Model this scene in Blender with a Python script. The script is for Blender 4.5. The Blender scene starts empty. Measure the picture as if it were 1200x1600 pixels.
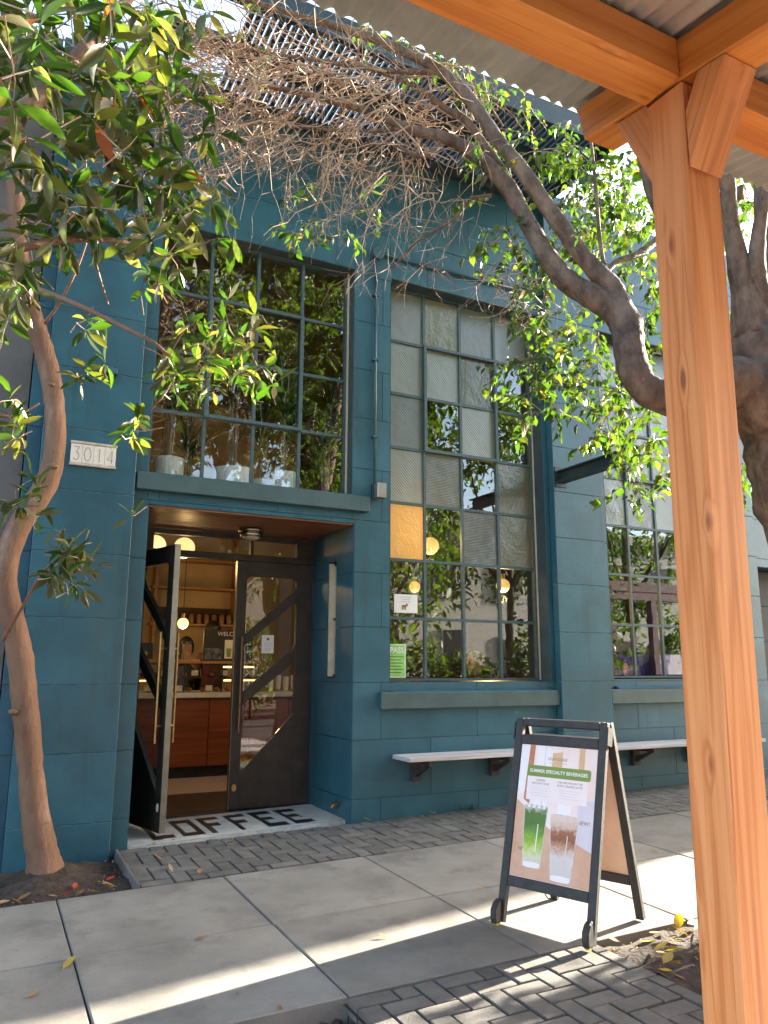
import bpy, bmesh, math, random
import numpy as np
from mathutils import Vector, Matrix
R = random.Random(7)
C = bpy.context.scene.collection
SC = bpy.context.scene
# ------------------------------------------------------------------ camera, sky, sun, exposure
F, PITCH, YAW, ROLL, EYE = 1210., math.radians(11.26), math.radians(26.87), math.radians(.235), 1.40
FW = Vector((math.sin(YAW)*math.cos(PITCH), math.cos(YAW)*math.cos(PITCH), math.sin(PITCH)))
RT0 = Vector((math.cos(YAW), -math.sin(YAW), 0)); UP0 = RT0.cross(FW)
RT = RT0*math.cos(ROLL)+UP0*math.sin(ROLL); UP = UP0*math.cos(ROLL)-RT0*math.sin(ROLL)
cam = bpy.data.cameras.new('camera'); co = bpy.data.objects.new('camera', cam); C.objects.link(co)
cam.sensor_fit = 'VERTICAL'; cam.sensor_height = 32; cam.lens = 32*F/1600; cam.clip_start = .05; cam.clip_end = 900
Mc = Matrix((RT, UP, -FW)).transposed().to_4x4(); Mc.translation = (0, 0, EYE); co.matrix_world = Mc
SC.camera = co
SUN_EL, SUN_AZ = math.radians(20), math.atan2(1, .145)
w = bpy.data.worlds.new('World'); SC.world = w; w.use_nodes = True
nt = w.node_tree; bg = nt.nodes['Background']; sk = nt.nodes.new('ShaderNodeTexSky')
sk.sky_type = 'NISHITA'; sk.sun_disc = False; sk.sun_elevation = SUN_EL; sk.sun_rotation = SUN_AZ
sk.air_density = 1.0; sk.dust_density = 2.2; sk.ozone_density = 1.0
nt.links.new(sk.outputs[0], bg.inputs[0]); bg.inputs[1].default_value = .12
sl = bpy.data.lights.new('sun', 'SUN'); sl.energy = 5.0; sl.angle = math.radians(.5); sl.color = (1, .93, .8)
so = bpy.data.objects.new('sun', sl); C.objects.link(so)
sd = Vector((math.sin(SUN_AZ)*math.cos(SUN_EL), math.cos(SUN_AZ)*math.cos(SUN_EL), math.sin(SUN_EL)))
so.rotation_euler = sd.to_track_quat('Z', 'Y').to_euler(); so.location = (20, 5, 20)
vs = SC.view_settings; vs.view_transform = 'Standard'; vs.look = 'None'; vs.gamma = 1; vs.exposure = 3.22; vs.use_curve_mapping = False
SC.cycles.max_bounces = 8; SC.cycles.transparent_max_bounces = 12; SC.cycles.use_denoising = True
SC.cycles.caustics_reflective = False; SC.cycles.caustics_refractive = False

def at(px, py, Y):
    """world point on the vertical plane at distance Y seen along the photograph's direction"""
    d = FW + RT*((px-600)/F) + UP*((800-py)/F); d = d*(Y/d.y); d.z += EYE; return d
def gz(x, y): return -.151+.02*x+.02*y

# ------------------------------------------------------------------ helpers
class MB:
    def __init__(s): s.v = []; s.f = []
    def add(s, vs, fs, M=None):
        n = len(s.v)
        for p in vs:
            p = Vector(p); s.v.append(M @ p if M else p)
        for f in fs: s.f.append([i+n for i in f])
        return s
    def box(s, x0, x1, y0, y1, z0, z1, M=None):
        return s.add([(x0,y0,z0),(x1,y0,z0),(x1,y1,z0),(x0,y1,z0),(x0,y0,z1),(x1,y0,z1),(x1,y1,z1),(x0,y1,z1)],
                     [(0,3,2,1),(4,5,6,7),(0,1,5,4),(1,2,6,5),(2,3,7,6),(3,0,4,7)], M)
    def prism(s, pts, d0, d1, axis='y', M=None):
        """outline in the plane across axis, pulled from d0 to d1"""
        n = len(pts)
        def P(a, b, d): return (a, d, b) if axis == 'y' else ((d, a, b) if axis == 'x' else (a, b, d))
        vs = [P(a, b, d0) for a, b in pts]+[P(a, b, d1) for a, b in pts]
        return s.add(vs, [list(range(n))[::-1], list(range(n, 2*n))]+[(i, (i+1) % n, n+(i+1) % n, n+i) for i in range(n)], M)
    def tube(s, pts, rad, n=8, cap=True):
        pts = [Vector(p) for p in pts]; k = len(pts); b = len(s.v)
        if not hasattr(rad, '__len__'): rad = [rad]*k
        ref = None
        for i, p in enumerate(pts):
            t = (pts[min(i+1, k-1)]-pts[max(i-1, 0)]).normalized()
            if ref is None: ref = t.orthogonal().normalized()
            ref = (ref-t*ref.dot(t))
            ref = ref.normalized() if ref.length > 1e-6 else t.orthogonal().normalized()
            q = t.cross(ref)
            for j in range(n):
                a = 2*math.pi*j/n; s.v.append(p+(ref*math.cos(a)+q*math.sin(a))*rad[i])
        for i in range(k-1):
            for j in range(n):
                s.f.append([b+i*n+j, b+i*n+(j+1) % n, b+(i+1)*n+(j+1) % n, b+(i+1)*n+j])
        if cap:
            s.f.append([b+j for j in range(n)][::-1]); s.f.append([b+(k-1)*n+j for j in range(n)])
        return s
    def lathe(s, prof, c=(0,0,0), n=20):
        b = len(s.v); k = len(prof)
        for r, z in prof:
            for j in range(n):
                a = 2*math.pi*j/n; s.v.append(Vector((c[0]+r*math.cos(a), c[1]+r*math.sin(a), c[2]+z)))
        for i in range(k-1):
            for j in range(n):
                s.f.append([b+i*n+j, b+i*n+(j+1) % n, b+(i+1)*n+(j+1) % n, b+(i+1)*n+j])
        s.f.append([b+j for j in range(n)][::-1]); s.f.append([b+(k-1)*n+j for j in range(n)])
        return s
    def sphere(s, c, r, n=16, m=10, sc=(1,1,1)):
        pr = [(max(1e-4, math.sin(math.pi*i/m))*r, -math.cos(math.pi*i/m)*r) for i in range(m+1)]
        b = len(s.v); s.lathe(pr, (0,0,0), n)
        for i in range(b, len(s.v)):
            v = s.v[i]; s.v[i] = Vector((v.x*sc[0]+c[0], v.y*sc[1]+c[1], v.z*sc[2]+c[2]))
        return s

WL = {}
def props(o, label=None, cat=None, group=None, kind=None):
    if label: o['label'] = label
    if cat: o['category'] = cat
    if group: o['group'] = group
    if kind: o['kind'] = kind
    return o
def link(o, loc, parent=None):
    C.objects.link(o); loc = Vector(loc); WL[o.name] = loc
    if parent is not None: o.parent = parent; o.location = loc-WL[parent.name]
    else: o.location = loc
    return o
def thing(name, loc, label, cat, group=None):
    o = bpy.data.objects.new(name, None); o.empty_display_size = .1
    return props(link(o, loc), label, cat, group)
def finish(name, mb, m, parent=None, smooth=False, bevel=0, origin=None, seg=1, kind=None, label=None, cat=None, group=None):
    c = Vector(origin) if origin is not None else sum(mb.v, Vector())/len(mb.v)
    me = bpy.data.meshes.new(name); me.from_pydata([v-c for v in mb.v], [], mb.f)
    me.materials.append(m)
    if bevel:
        bm = bmesh.new(); bm.from_mesh(me)
        es = [e for e in bm.edges if len(e.link_faces) == 2 and e.calc_face_angle(0) > .5]
        bmesh.ops.bevel(bm, geom=es, offset=bevel, segments=seg, affect='EDGES', profile=.5)
        bm.to_mesh(me); bm.free()
    me.validate()
    if smooth:
        for p in me.polygons: p.use_smooth = True
    o = bpy.data.objects.new(name, me); link(o, c, parent)
    return props(o, label, cat, group, kind)
ob = finish
def inst(name, me, loc, parent=None, rot=None, scale=None, **k):
    o = bpy.data.objects.new(name, me); link(o, loc, parent)
    if rot is not None: o.rotation_euler = rot
    if scale is not None: o.scale = scale
    return props(o, **k)
def copy_tree(root, loc, label=None, group=None):
    c = root.copy(); C.objects.link(c); c.location = loc; WL[c.name] = Vector(loc)
    if label: c['label'] = label
    if group: c['group'] = group
    for ch in list(root.children):
        d = ch.copy(); C.objects.link(d); d.parent = c
        for g in list(ch.children):
            e = g.copy(); C.objects.link(e); e.parent = d
    return c
def member(name, p0, p1, w, h, m, parent=None, up=(0,0,1), bevel=.004, ends=None, **k):
    """timber or steel length: local x runs along it, so the grain follows"""
    p0, p1 = Vector(p0), Vector(p1); x = (p1-p0); L = x.length; x.normalize()
    y = Vector(up).cross(x).normalized(); z = x.cross(y)
    mb = MB().box(-L/2, L/2, -w/2, w/2, -h/2, h/2)
    if ends:
        for i, v in enumerate(mb.v): mb.v[i] = ends(v, L)
    o = finish(name, mb, m, None, bevel=bevel, origin=(0,0,0), **k)
    M = Matrix((x, y, z)).transposed()
    o.rotation_euler = M.to_euler(); c = (p0+p1)/2; WL[o.name] = c
    if parent is not None: o.parent = parent; o.location = c-WL[parent.name]
    else: o.location = c
    return o
def text_mb(s, size, depth=.001, M=None, align='CENTER', bold=0):
    cu = bpy.data.curves.new('t', 'FONT'); cu.body = s; cu.size = size; cu.extrude = depth/2; cu.align_x = align; cu.align_y = 'CENTER'
    cu.resolution_u = 3; cu.offset = bold
    o = bpy.data.objects.new('t', cu); C.objects.link(o)
    dg = bpy.context.evaluated_depsgraph_get(); me = bpy.data.meshes.new_from_object(o.evaluated_get(dg))
    mb = MB().add([v.co.copy() for v in me.vertices], [list(p.vertices) for p in me.polygons], M)
    bpy.data.objects.remove(o); bpy.data.curves.remove(cu); bpy.data.meshes.remove(me)
    return mb
def rects_minus(rect, holes):
    out = [rect]
    for hx0, hx1, hz0, hz1 in holes:
        nx = []
        for x0, x1, z0, z1 in out:
            if hx1 <= x0 or hx0 >= x1 or hz1 <= z0 or hz0 >= z1: nx.append((x0, x1, z0, z1)); continue
            if hx0 > x0: nx.append((x0, hx0, z0, z1))
            if hx1 < x1: nx.append((hx1, x1, z0, z1))
            a, b = max(x0, hx0), min(x1, hx1)
            if hz0 > z0: nx.append((a, b, z0, hz0))
            if hz1 < z1: nx.append((a, b, hz1, z1))
        out = nx
    return [r for r in out if r[1]-r[0] > .012 and r[3]-r[2] > .012]

# ------------------------------------------------------------------ materials
def mat(name, col, rough=.6, var=.15, scale=6, bump=.0, bscale=60, bdist=.01, metal=0., col2=None, rnd=0., spec=.5, stretch=None, fac=(.35,.65), coat=0.):
    m = bpy.data.materials.new(name); m.use_nodes = True; t = m.node_tree; N = t.nodes; L = t.links
    b = N['Principled BSDF']; b.inputs['Roughness'].default_value = rough; b.inputs['Metallic'].default_value = metal
    b.inputs['Specular IOR Level'].default_value = spec; b.inputs['Coat Weight'].default_value = coat
    tc = N.new('ShaderNodeTexCoord'); src = tc.outputs['Object']
    oi = N.new('ShaderNodeObjectInfo')
    ad = N.new('ShaderNodeVectorMath'); ad.operation = 'ADD'; L.new(src, ad.inputs[0])
    sc = N.new('ShaderNodeVectorMath'); sc.operation = 'SCALE'; L.new(oi.outputs['Location'], sc.inputs[0]); sc.inputs['Scale'].default_value = 1.0
    L.new(sc.outputs[0], ad.inputs[1]); src = ad.outputs[0]
    if stretch:
        mp = N.new('ShaderNodeMapping'); L.new(src, mp.inputs[0]); mp.inputs['Scale'].default_value = stretch; src = mp.outputs[0]
    nz = N.new('ShaderNodeTexNoise'); nz.inputs['Scale'].default_value = scale; nz.inputs['Detail'].default_value = 6; nz.inputs['Roughness'].default_value = .6
    L.new(src, nz.inputs['Vector'])
    cr = N.new('ShaderNodeValToRGB'); L.new(nz.outputs['Fac'], cr.inputs[0])
    c2 = col2 or tuple(c*(1+var) for c in col); c1 = col if col2 else tuple(c*(1-var) for c in col)
    cr.color_ramp.elements[0].color = (*c1, 1); cr.color_ramp.elements[1].color = (*c2, 1)
    cr.color_ramp.elements[0].position = fac[0]; cr.color_ramp.elements[1].position = fac[1]
    out = cr.outputs[0]
    if rnd:
        hs = N.new('ShaderNodeHueSaturation'); mr = N.new('ShaderNodeMapRange'); L.new(oi.outputs['Random'], mr.inputs[0])
        mr.inputs['To Min'].default_value = 1-rnd; mr.inputs['To Max'].default_value = 1+rnd
        L.new(mr.outputs[0], hs.inputs['Value']); L.new(out, hs.inputs['Color']); out = hs.outputs[0]
    L.new(out, b.inputs['Base Color'])
    if bump:
        n2 = N.new('ShaderNodeTexNoise'); n2.inputs['Scale'].default_value = bscale; n2.inputs['Detail'].default_value = 5; L.new(src, n2.inputs['Vector'])
        bp = N.new('ShaderNodeBump'); bp.inputs['Strength'].default_value = bump; bp.inputs['Distance'].default_value = bdist
        L.new(n2.outputs['Fac'], bp.inputs['Height']); L.new(bp.outputs[0], b.inputs['Normal'])
    return m
def speck(m, col, scale, thr, amount=1., stretch=None):
    """scattered chips, stains or spots with a shape of their own over a material"""
    t = m.node_tree; N = t.nodes; L = t.links; b = N['Principled BSDF']
    src = b.inputs['Base Color'].links[0].from_socket
    nz = N.new('ShaderNodeTexNoise'); nz.inputs['Scale'].default_value = scale; nz.inputs['Detail'].default_value = 8; nz.inputs['Roughness'].default_value = .65
    ge = N.new('ShaderNodeNewGeometry'); gp = ge.outputs['Position']
    if stretch: mp = N.new('ShaderNodeMapping'); mp.inputs['Scale'].default_value = stretch; L.new(gp, mp.inputs[0]); gp = mp.outputs[0]
    L.new(gp, nz.inputs['Vector'])
    mr = N.new('ShaderNodeMapRange'); mr.inputs['From Min'].default_value = thr; mr.inputs['From Max'].default_value = thr+(.05 if scale > 4 else .12); mr.inputs['To Max'].default_value = amount
    L.new(nz.outputs['Fac'], mr.inputs[0])
    mx = N.new('ShaderNodeMix'); mx.data_type = 'RGBA'; L.new(mr.outputs[0], mx.inputs['Factor']); L.new(src, mx.inputs['A']); mx.inputs['B'].default_value = (*col, 1)
    L.new(mx.outputs['Result'], b.inputs['Base Color']); return m
def emis(name, col, st):
    m = bpy.data.materials.new(name); m.use_nodes = True; b = m.node_tree.nodes['Principled BSDF']
    b.inputs['Base Color'].default_value = (.9,.85,.75,1); b.inputs['Emission Color'].default_value = (*col, 1); b.inputs['Emission Strength'].default_value = st
    return m
def two_sided_ior(N, L, fr, ior):
    # the same index from either side of the pane, which is not a solid block
    ge = N.new('ShaderNodeNewGeometry'); mr = N.new('ShaderNodeMapRange'); L.new(ge.outputs['Backfacing'], mr.inputs[0])
    mr.inputs['To Min'].default_value = ior; mr.inputs['To Max'].default_value = 1/ior; L.new(mr.outputs[0], fr.inputs[0])
def glass(name, tint=(.9,.95,.93), ior=1.9, rough=0., wav=0.):
    m = bpy.data.materials.new(name); m.use_nodes = True; t = m.node_tree; N = t.nodes; L = t.links
    N.remove(N['Principled BSDF']); o = N['Material Output']
    tr = N.new('ShaderNodeBsdfTransparent'); tr.inputs[0].default_value = (*tint, 1)
    gl = N.new('ShaderNodeBsdfGlossy'); gl.inputs['Roughness'].default_value = rough
    fr = N.new('ShaderNodeFresnel'); two_sided_ior(N, L, fr, ior)
    mx = N.new('ShaderNodeMixShader'); L.new(fr.outputs[0], mx.inputs[0]); L.new(tr.outputs[0], mx.inputs[1]); L.new(gl.outputs[0], mx.inputs[2])
    L.new(mx.outputs[0], o.inputs[0])
    if wav:
        tc = N.new('ShaderNodeTexCoord'); nz = N.new('ShaderNodeTexNoise'); nz.inputs['Scale'].default_value = 2.5; L.new(tc.outputs['Object'], nz.inputs['Vector'])
        bp = N.new('ShaderNodeBump'); bp.inputs['Strength'].default_value = wav; bp.inputs['Distance'].default_value = .01; L.new(nz.outputs['Fac'], bp.inputs['Height'])
        L.new(bp.outputs[0], gl.inputs['Normal'])
    return m
def frosted(name, col, pat):
    """obscure glass: a patterned pane that blurs what lies behind it and glints where the pattern catches the sky"""
    m = bpy.data.materials.new(name); m.use_nodes = True; t = m.node_tree; N = t.nodes; L = t.links
    N.remove(N['Principled BSDF']); o = N['Material Output']
    di = N.new('ShaderNodeBsdfTranslucent'); di.inputs[0].default_value = (*col, 1)
    df = N.new('ShaderNodeBsdfDiffuse'); df.inputs[0].default_value = tuple(c*.55 for c in col)+(1,)
    gl = N.new('ShaderNodeBsdfGlossy'); gl.inputs['Roughness'].default_value = .24
    tc = N.new('ShaderNodeTexCoord')
    if pat in ('rib', 'rib2'):
        wv = N.new('ShaderNodeTexWave'); wv.bands_direction = 'DIAGONAL' if pat == 'rib' else 'Z'; wv.inputs['Scale'].default_value = 19; wv.inputs['Distortion'].default_value = 1.3; wv.inputs['Detail'].default_value = 2; wv.inputs['Detail Scale'].default_value = 1.5; h = wv.outputs['Fac']
    else:
        wv = N.new('ShaderNodeTexVoronoi'); wv.inputs['Scale'].default_value = 42; h = wv.outputs['Distance']
    L.new(tc.outputs['Object'], wv.inputs['Vector'])
    oi = N.new('ShaderNodeObjectInfo'); av = N.new('ShaderNodeVectorMath'); L.new(tc.outputs['Object'], av.inputs[0]); L.new(oi.outputs['Location'], av.inputs[1])
    nz = N.new('ShaderNodeTexNoise'); nz.inputs['Scale'].default_value = 7; nz.inputs['Detail'].default_value = 4; L.new(av.outputs[0], nz.inputs['Vector'])
    bp = N.new('ShaderNodeBump'); bp.inputs['Strength'].default_value = .4; bp.inputs['Distance'].default_value = .004; L.new(h, bp.inputs['Height'])
    b2 = N.new('ShaderNodeBump'); b2.inputs['Strength'].default_value = .32; b2.inputs['Distance'].default_value = .03; L.new(nz.outputs['Fac'], b2.inputs['Height']); L.new(bp.outputs[0], b2.inputs['Normal'])
    for n in (di, df, gl): L.new(b2.outputs[0], n.inputs['Normal'])
    for n, k_ in ((di, 1.), (df, .55)):
        hs = N.new('ShaderNodeHueSaturation'); rm = N.new('ShaderNodeMapRange'); L.new(oi.outputs['Random'], rm.inputs[0]); rm.inputs['To Min'].default_value = .6*k_; rm.inputs['To Max'].default_value = 1.25*k_
        hs.inputs['Color'].default_value = (*col, 1); L.new(rm.outputs[0], hs.inputs['Value']); L.new(hs.outputs[0], n.inputs[0])
    m1 = N.new('ShaderNodeMixShader'); m1.inputs[0].default_value = .42; L.new(di.outputs[0], m1.inputs[1]); L.new(df.outputs[0], m1.inputs[2])
    lw = N.new('ShaderNodeFresnel'); two_sided_ior(N, L, lw, 2.1); L.new(b2.outputs[0], lw.inputs['Normal'])
    m2 = N.new('ShaderNodeMixShader'); L.new(lw.outputs[0], m2.inputs[0]); L.new(m1.outputs[0], m2.inputs[1]); L.new(gl.outputs[0], m2.inputs[2])
    L.new(m2.outputs[0], o.inputs[0]); return m
def leafmat(name, cols, trans=.45, rough=.35, warm=1., under=None):
    m = bpy.data.materials.new(name); m.use_nodes = True; t = m.node_tree; N = t.nodes; L = t.links
    b = N['Principled BSDF']; b.inputs['Roughness'].default_value = rough; o = N['Material Output']
    ge = N.new('ShaderNodeNewGeometry'); oi = N.new('ShaderNodeObjectInfo'); ad = N.new('ShaderNodeMath'); ad.operation = 'ADD'
    L.new(ge.outputs['Random Per Island'], ad.inputs[0]); L.new(oi.outputs['Random'], ad.inputs[1])
    fr = N.new('ShaderNodeMath'); fr.operation = 'FRACT'; L.new(ad.outputs[0], fr.inputs[0])
    cr = N.new('ShaderNodeValToRGB'); cr.color_ramp.interpolation = 'CONSTANT'
    while len(cr.color_ramp.elements) < len(cols): cr.color_ramp.elements.new(.5)
    acc = 0
    for e, (c, wgt) in zip(cr.color_ramp.elements, cols): e.position = acc; e.color = (*c, 1); acc += wgt
    L.new(fr.outputs[0], cr.inputs[0]); bc = cr.outputs[0]
    if under:
        um = N.new('ShaderNodeMix'); um.data_type = 'RGBA'; L.new(ge.outputs['Backfacing'], um.inputs['Factor']); L.new(bc, um.inputs['A']); um.inputs['B'].default_value = (*under, 1); bc = um.outputs['Result']
    L.new(bc, b.inputs['Base Color'])
    tr = N.new('ShaderNodeBsdfTranslucent'); g = N.new('ShaderNodeMix'); g.data_type = 'RGBA'; g.blend_type = 'MULTIPLY'; g.inputs['Factor'].default_value = 1
    L.new(cr.outputs[0], g.inputs['A']); g.inputs['B'].default_value = (2.3*warm, 2.5, .55, 1); L.new(g.outputs['Result'], tr.inputs[0])
    mx = N.new('ShaderNodeMixShader'); mx.inputs[0].default_value = trans; L.new(b.outputs[0], mx.inputs[1]); L.new(tr.outputs[0], mx.inputs[2]); L.new(mx.outputs[0], o.inputs[0])
    return m
def wood(name, c_dark, c_mid, c_light, rough=.5, ring=9., knots=True, sx=.05):
    """sawn timber: flat-sawn figure stretched along local x, fine pores, a few knots that push the grain aside"""
    m = bpy.data.materials.new(name); m.use_nodes = True; t = m.node_tree; N = t.nodes; L = t.links
    b = N['Principled BSDF']; b.inputs['Roughness'].default_value = rough
    def math_(op, a, b_, c=None):
        n = N.new('ShaderNodeMath'); n.operation = op
        for i, q in enumerate((a, b_, c)):
            if q is None: continue
            if hasattr(q, 'is_output'): L.new(q, n.inputs[i])
            else: n.inputs[i].default_value = q
        return n.outputs[0]
    def noise(scale, vec, detail=3, rg=.5):
        mp = N.new('ShaderNodeMapping'); mp.inputs['Scale'].default_value = scale; L.new(vec, mp.inputs[0])
        n = N.new('ShaderNodeTexNoise'); n.inputs['Scale'].default_value = 1; n.inputs['Detail'].default_value = detail; n.inputs['Roughness'].default_value = rg; L.new(mp.outputs[0], n.inputs['Vector']); return n.outputs['Fac']
    tc = N.new('ShaderNodeTexCoord'); oi = N.new('ShaderNodeObjectInfo')
    sc = N.new('ShaderNodeVectorMath'); sc.operation = 'SCALE'; sc.inputs['Scale'].default_value = 3.7; L.new(oi.outputs['Location'], sc.inputs[0])
    ad = N.new('ShaderNodeVectorMath'); L.new(tc.outputs['Object'], ad.inputs[0]); L.new(sc.outputs[0], ad.inputs[1]); v = ad.outputs[0]
    vo = N.new('ShaderNodeTexVoronoi'); vo.inputs['Scale'].default_value = 1.
    mk = N.new('ShaderNodeMapping'); mk.inputs['Scale'].default_value = (4.2, 13, 13); L.new(v, mk.inputs[0]); L.new(mk.outputs[0], vo.inputs['Vector'])
    sp = N.new('ShaderNodeSeparateColor'); L.new(vo.outputs['Color'], sp.inputs[0])
    on = math_('GREATER_THAN', sp.outputs[0], .8 if knots else 2.)
    kr = N.new('ShaderNodeMapRange'); kr.interpolation_type = 'SMOOTHSTEP'; L.new(vo.outputs['Distance'], kr.inputs[0])
    for k_, q in (('From Min', .05), ('From Max', .5), ('To Min', 1.), ('To Max', 0.)): kr.inputs[k_].default_value = q
    halo = math_('MULTIPLY', kr.outputs[0], on)
    n1 = noise((.3, 8, 8), v, 3)
    ph = math_('MULTIPLY', math_('MULTIPLY_ADD', halo, .12, n1), ring*6.283)
    sn = math_('SINE', ph, 0.)
    saw = math_('MULTIPLY_ADD', sn, .5, .5)
    n2 = noise((2.2, 170, 170), v, 3, .6); n3 = noise((.7, 22, 22), v, 3)
    n4 = noise((.35, 9, 9), v, 2); ck = noise((.9, 60, 60), v, 2)
    crk = N.new('ShaderNodeMapRange'); L.new(ck, crk.inputs[0])
    for k_, q in (('From Min', .7), ('From Max', .76), ('To Min', 0.), ('To Max', .35)): crk.inputs[k_].default_value = q
    fac = math_('ADD', math_('MULTIPLY_ADD', math_('POWER', saw, 2.), .2, math_('MULTIPLY_ADD', n2, .36, math_('MULTIPLY_ADD', n3, .3, math_('MULTIPLY', n4, .32)))), crk.outputs[0])
    cr = N.new('ShaderNodeValToRGB'); L.new(fac, cr.inputs[0]); e = cr.color_ramp.elements
    e[0].position = .42; e[0].color = (*c_light, 1); e[1].position = .92; e[1].color = (*c_dark, 1); x = e.new(.62); x.color = (*c_mid, 1)
    kd = N.new('ShaderNodeMapRange'); L.new(vo.outputs['Distance'], kd.inputs[0])
    for k_, q in (('From Min', .1), ('From Max', .2), ('To Min', .75), ('To Max', 0.)): kd.inputs[k_].default_value = q
    mx = N.new('ShaderNodeMix'); mx.data_type = 'RGBA'; L.new(math_('MULTIPLY', kd.outputs[0], on), mx.inputs['Factor']); L.new(cr.outputs[0], mx.inputs['A']); mx.inputs['B'].default_value = (*[c*.5 for c in c_dark], 1)
    L.new(mx.outputs['Result'], b.inputs['Base Color'])
    bp = N.new('ShaderNodeBump'); bp.inputs['Strength'].default_value = .2; bp.inputs['Distance'].default_value = .003; L.new(fac, bp.inputs['Height']); L.new(bp.outputs[0], b.inputs['Normal'])
    return m

TEAL = (.024,.093,.124)
M = {}
M['wall'] = speck(speck(speck(mat('teal_paint', TEAL, .38, .2, 2.2, .13, 26, rnd=.07, spec=.5), (.05,.095,.098), 1, .54, .4, (2.2,2.2,.35)), (.017,.05,.06), 1, .56, .55, (5,5,.6)), (.32,.36,.35), 12, .69, .6)
M['walldk'] = mat('teal_paint_joint', tuple(c*.75 for c in TEAL), .6, .1)
M['trim'] = speck(mat('grey_teal_sill_paint', (.045,.085,.085), .5, .15, 5, .2, 40), (.3,.33,.32), 12, .73, .5)
M['sash'] = mat('grey_green_sash_paint', (.055,.092,.095), .45, .15, 20)
M['reveal'] = mat('dark_reveal_paint', (.035,.06,.062), .5, .2, 6)
M['cream'] = mat('cream_stop', (.62,.52,.36), .6, .1)
M['grey'] = speck(mat('taupe_render', (.13,.115,.105), .85, .2, 2, .3, 25), (.09,.08,.075), 3, .6, .6)
M['greydk'] = mat('dark_cornice', (.06,.055,.055), .7, .2)
M['concrete'] = speck(speck(speck(mat('sidewalk_concrete', (.225,.202,.168), .85, .36, 1.7, .35, 220, rnd=.1, fac=(.25,.75)), (.11,.1,.088), 2.3, .52, .5), (.055,.05,.044), 13, .675, .8), (.12,.11,.1), 70, .6, .45)
M['bed'] = mat('joint_bed', (.035,.03,.026), .95, .3, 30)
M['brick'] = speck(mat('grey_paver', (.125,.112,.095), .82, .22, 9, .5, 160, rnd=.2), (.2,.19,.175), 7, .63, .5)
M['soil'] = mat('soil', (.026,.017,.011), .95, .5, 18, .9, 40, col2=(.07,.045,.03))
M['asphalt'] = mat('asphalt', (.05,.05,.05), .9, .25, 30, .5, 200)
M['kerb'] = mat('kerb_granite', (.25,.24,.22), .8, .2, 12)
M['far'] = mat('far_ground', (.12,.11,.1), .9)
M['fir'] = wood('douglas_fir', (.33,.095,.025), (.55,.2,.06), (.66,.285,.11), .55, ring=7)
M['fir2'] = wood('douglas_fir_beam', (.34,.09,.014), (.55,.18,.027), (.64,.24,.045), .55, ring=5)
M['soffit'] = wood('soffit_cedar', (.09,.03,.012), (.17,.06,.02), (.26,.1,.035), .4, ring=5, knots=False)
M['bench'] = wood('weathered_bench', (.26,.22,.2), (.42,.38,.36), (.56,.52,.5), .7, ring=5, knots=False)
M['cab'] = wood('counter_mahogany', (.1,.02,.006), (.19,.045,.012), (.25,.065,.018), .35, ring=4, knots=False)
M['shelfw'] = wood('shelf_oak', (.25,.12,.04), (.36,.18,.07), (.45,.25,.1), .5, ring=4, knots=False)
M['galv'] = mat('corrugated_galvanised', (.6,.55,.46), .34, .14, 4, metal=.6, bump=.1, bscale=15)
M['steel'] = mat('dark_steel_awning', (.016,.034,.038), .5, .2, 12)
M['steelbk'] = mat('black_steel', (.02,.021,.022), .45, .25, 20, .1)
M['bronze'] = speck(mat('bronze_door_steel', (.046,.036,.029), .45, .22, 7, .12, 60, metal=.3), (.09,.075,.06), 8, .64, .6)
M['edge'] = mat('worn_steel_edge', (.2,.18,.15), .4, .12, 12, metal=.8)
M['brass'] = mat('brass', (.5,.33,.14), .35, .2, 14, metal=1.)
M['nickel'] = mat('nickel', (.5,.42,.32), .25, .15, 14, metal=1.)
M['marble'] = mat('marble', (.62,.6,.56), .25, .12, 9)
M['white'] = mat('white_ceramic', (.9,.87,.81), .3, .05, 9)
M['paper'] = mat('paper', (.78,.76,.7), .7, .03)
M['ink'] = mat('ink', (.025,.022,.02), .6, .1)
M['tilew'] = mat('mosaic_white', (.8,.77,.68), .35, .12, 5)
M['tileb'] = mat('mosaic_black', (.02,.02,.02), .35, .2)
M['grout'] = mat('grout', (.42,.41,.37), .9, .2, 20)
M['plaq'] = mat('address_tile', (.74,.66,.55), .35, .05, 20)
M['plaqf'] = mat('address_rail', (.5,.42,.34), .5, .2, 20)
M['roomwall'] = mat('cafe_wall', (.5,.36,.18), .8, .1, 2)
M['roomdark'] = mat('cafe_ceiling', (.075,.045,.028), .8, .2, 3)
M['floordk'] = mat('cafe_floor', (.05,.042,.035), .4, .2, 6)
M['floorpk'] = mat('cafe_floor_tile', (.5,.4,.35), .35, .15, 40)
M['glass'] = glass('window_glass', (.94,.95,.93), 1.95, wav=.05)
M['glassd'] = glass('door_glass', (.86,.87,.85), 1.75)
M['cglass'] = glass('case_glass', (.95,.95,.95), 1.4)
M['fr1'] = frosted('obscure_glass_ribbed', (.5,.53,.42), 'rib')
M['fr2'] = frosted('obscure_glass_reeded', (.44,.44,.33), 'rib2')
M['fr3'] = frosted('obscure_glass_hammered', (.5,.48,.34), 'ham')
M['fram'] = frosted('obscure_glass_amber', (.88,.7,.3), 'ham')
M['globe'] = emis('lit_globe', (1,.7,.28), .2)
M['globe2'] = emis('lit_globe_warm', (1,.55,.1), .1)
M['strip'] = emis('lit_case_strip', (1,.6,.25), .4)
M['hair'] = mat('black_hair', (.012,.01,.009), .5, .3, 60)
M['hairg'] = mat('cropped_grey_hair', (.2,.15,.11), .7, .3, 60)
M['skin'] = mat('skin', (.55,.3,.19), .5, .1, 12)
M['maroon'] = mat('maroon_shirt', (.06,.014,.014), .8, .2)
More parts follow.
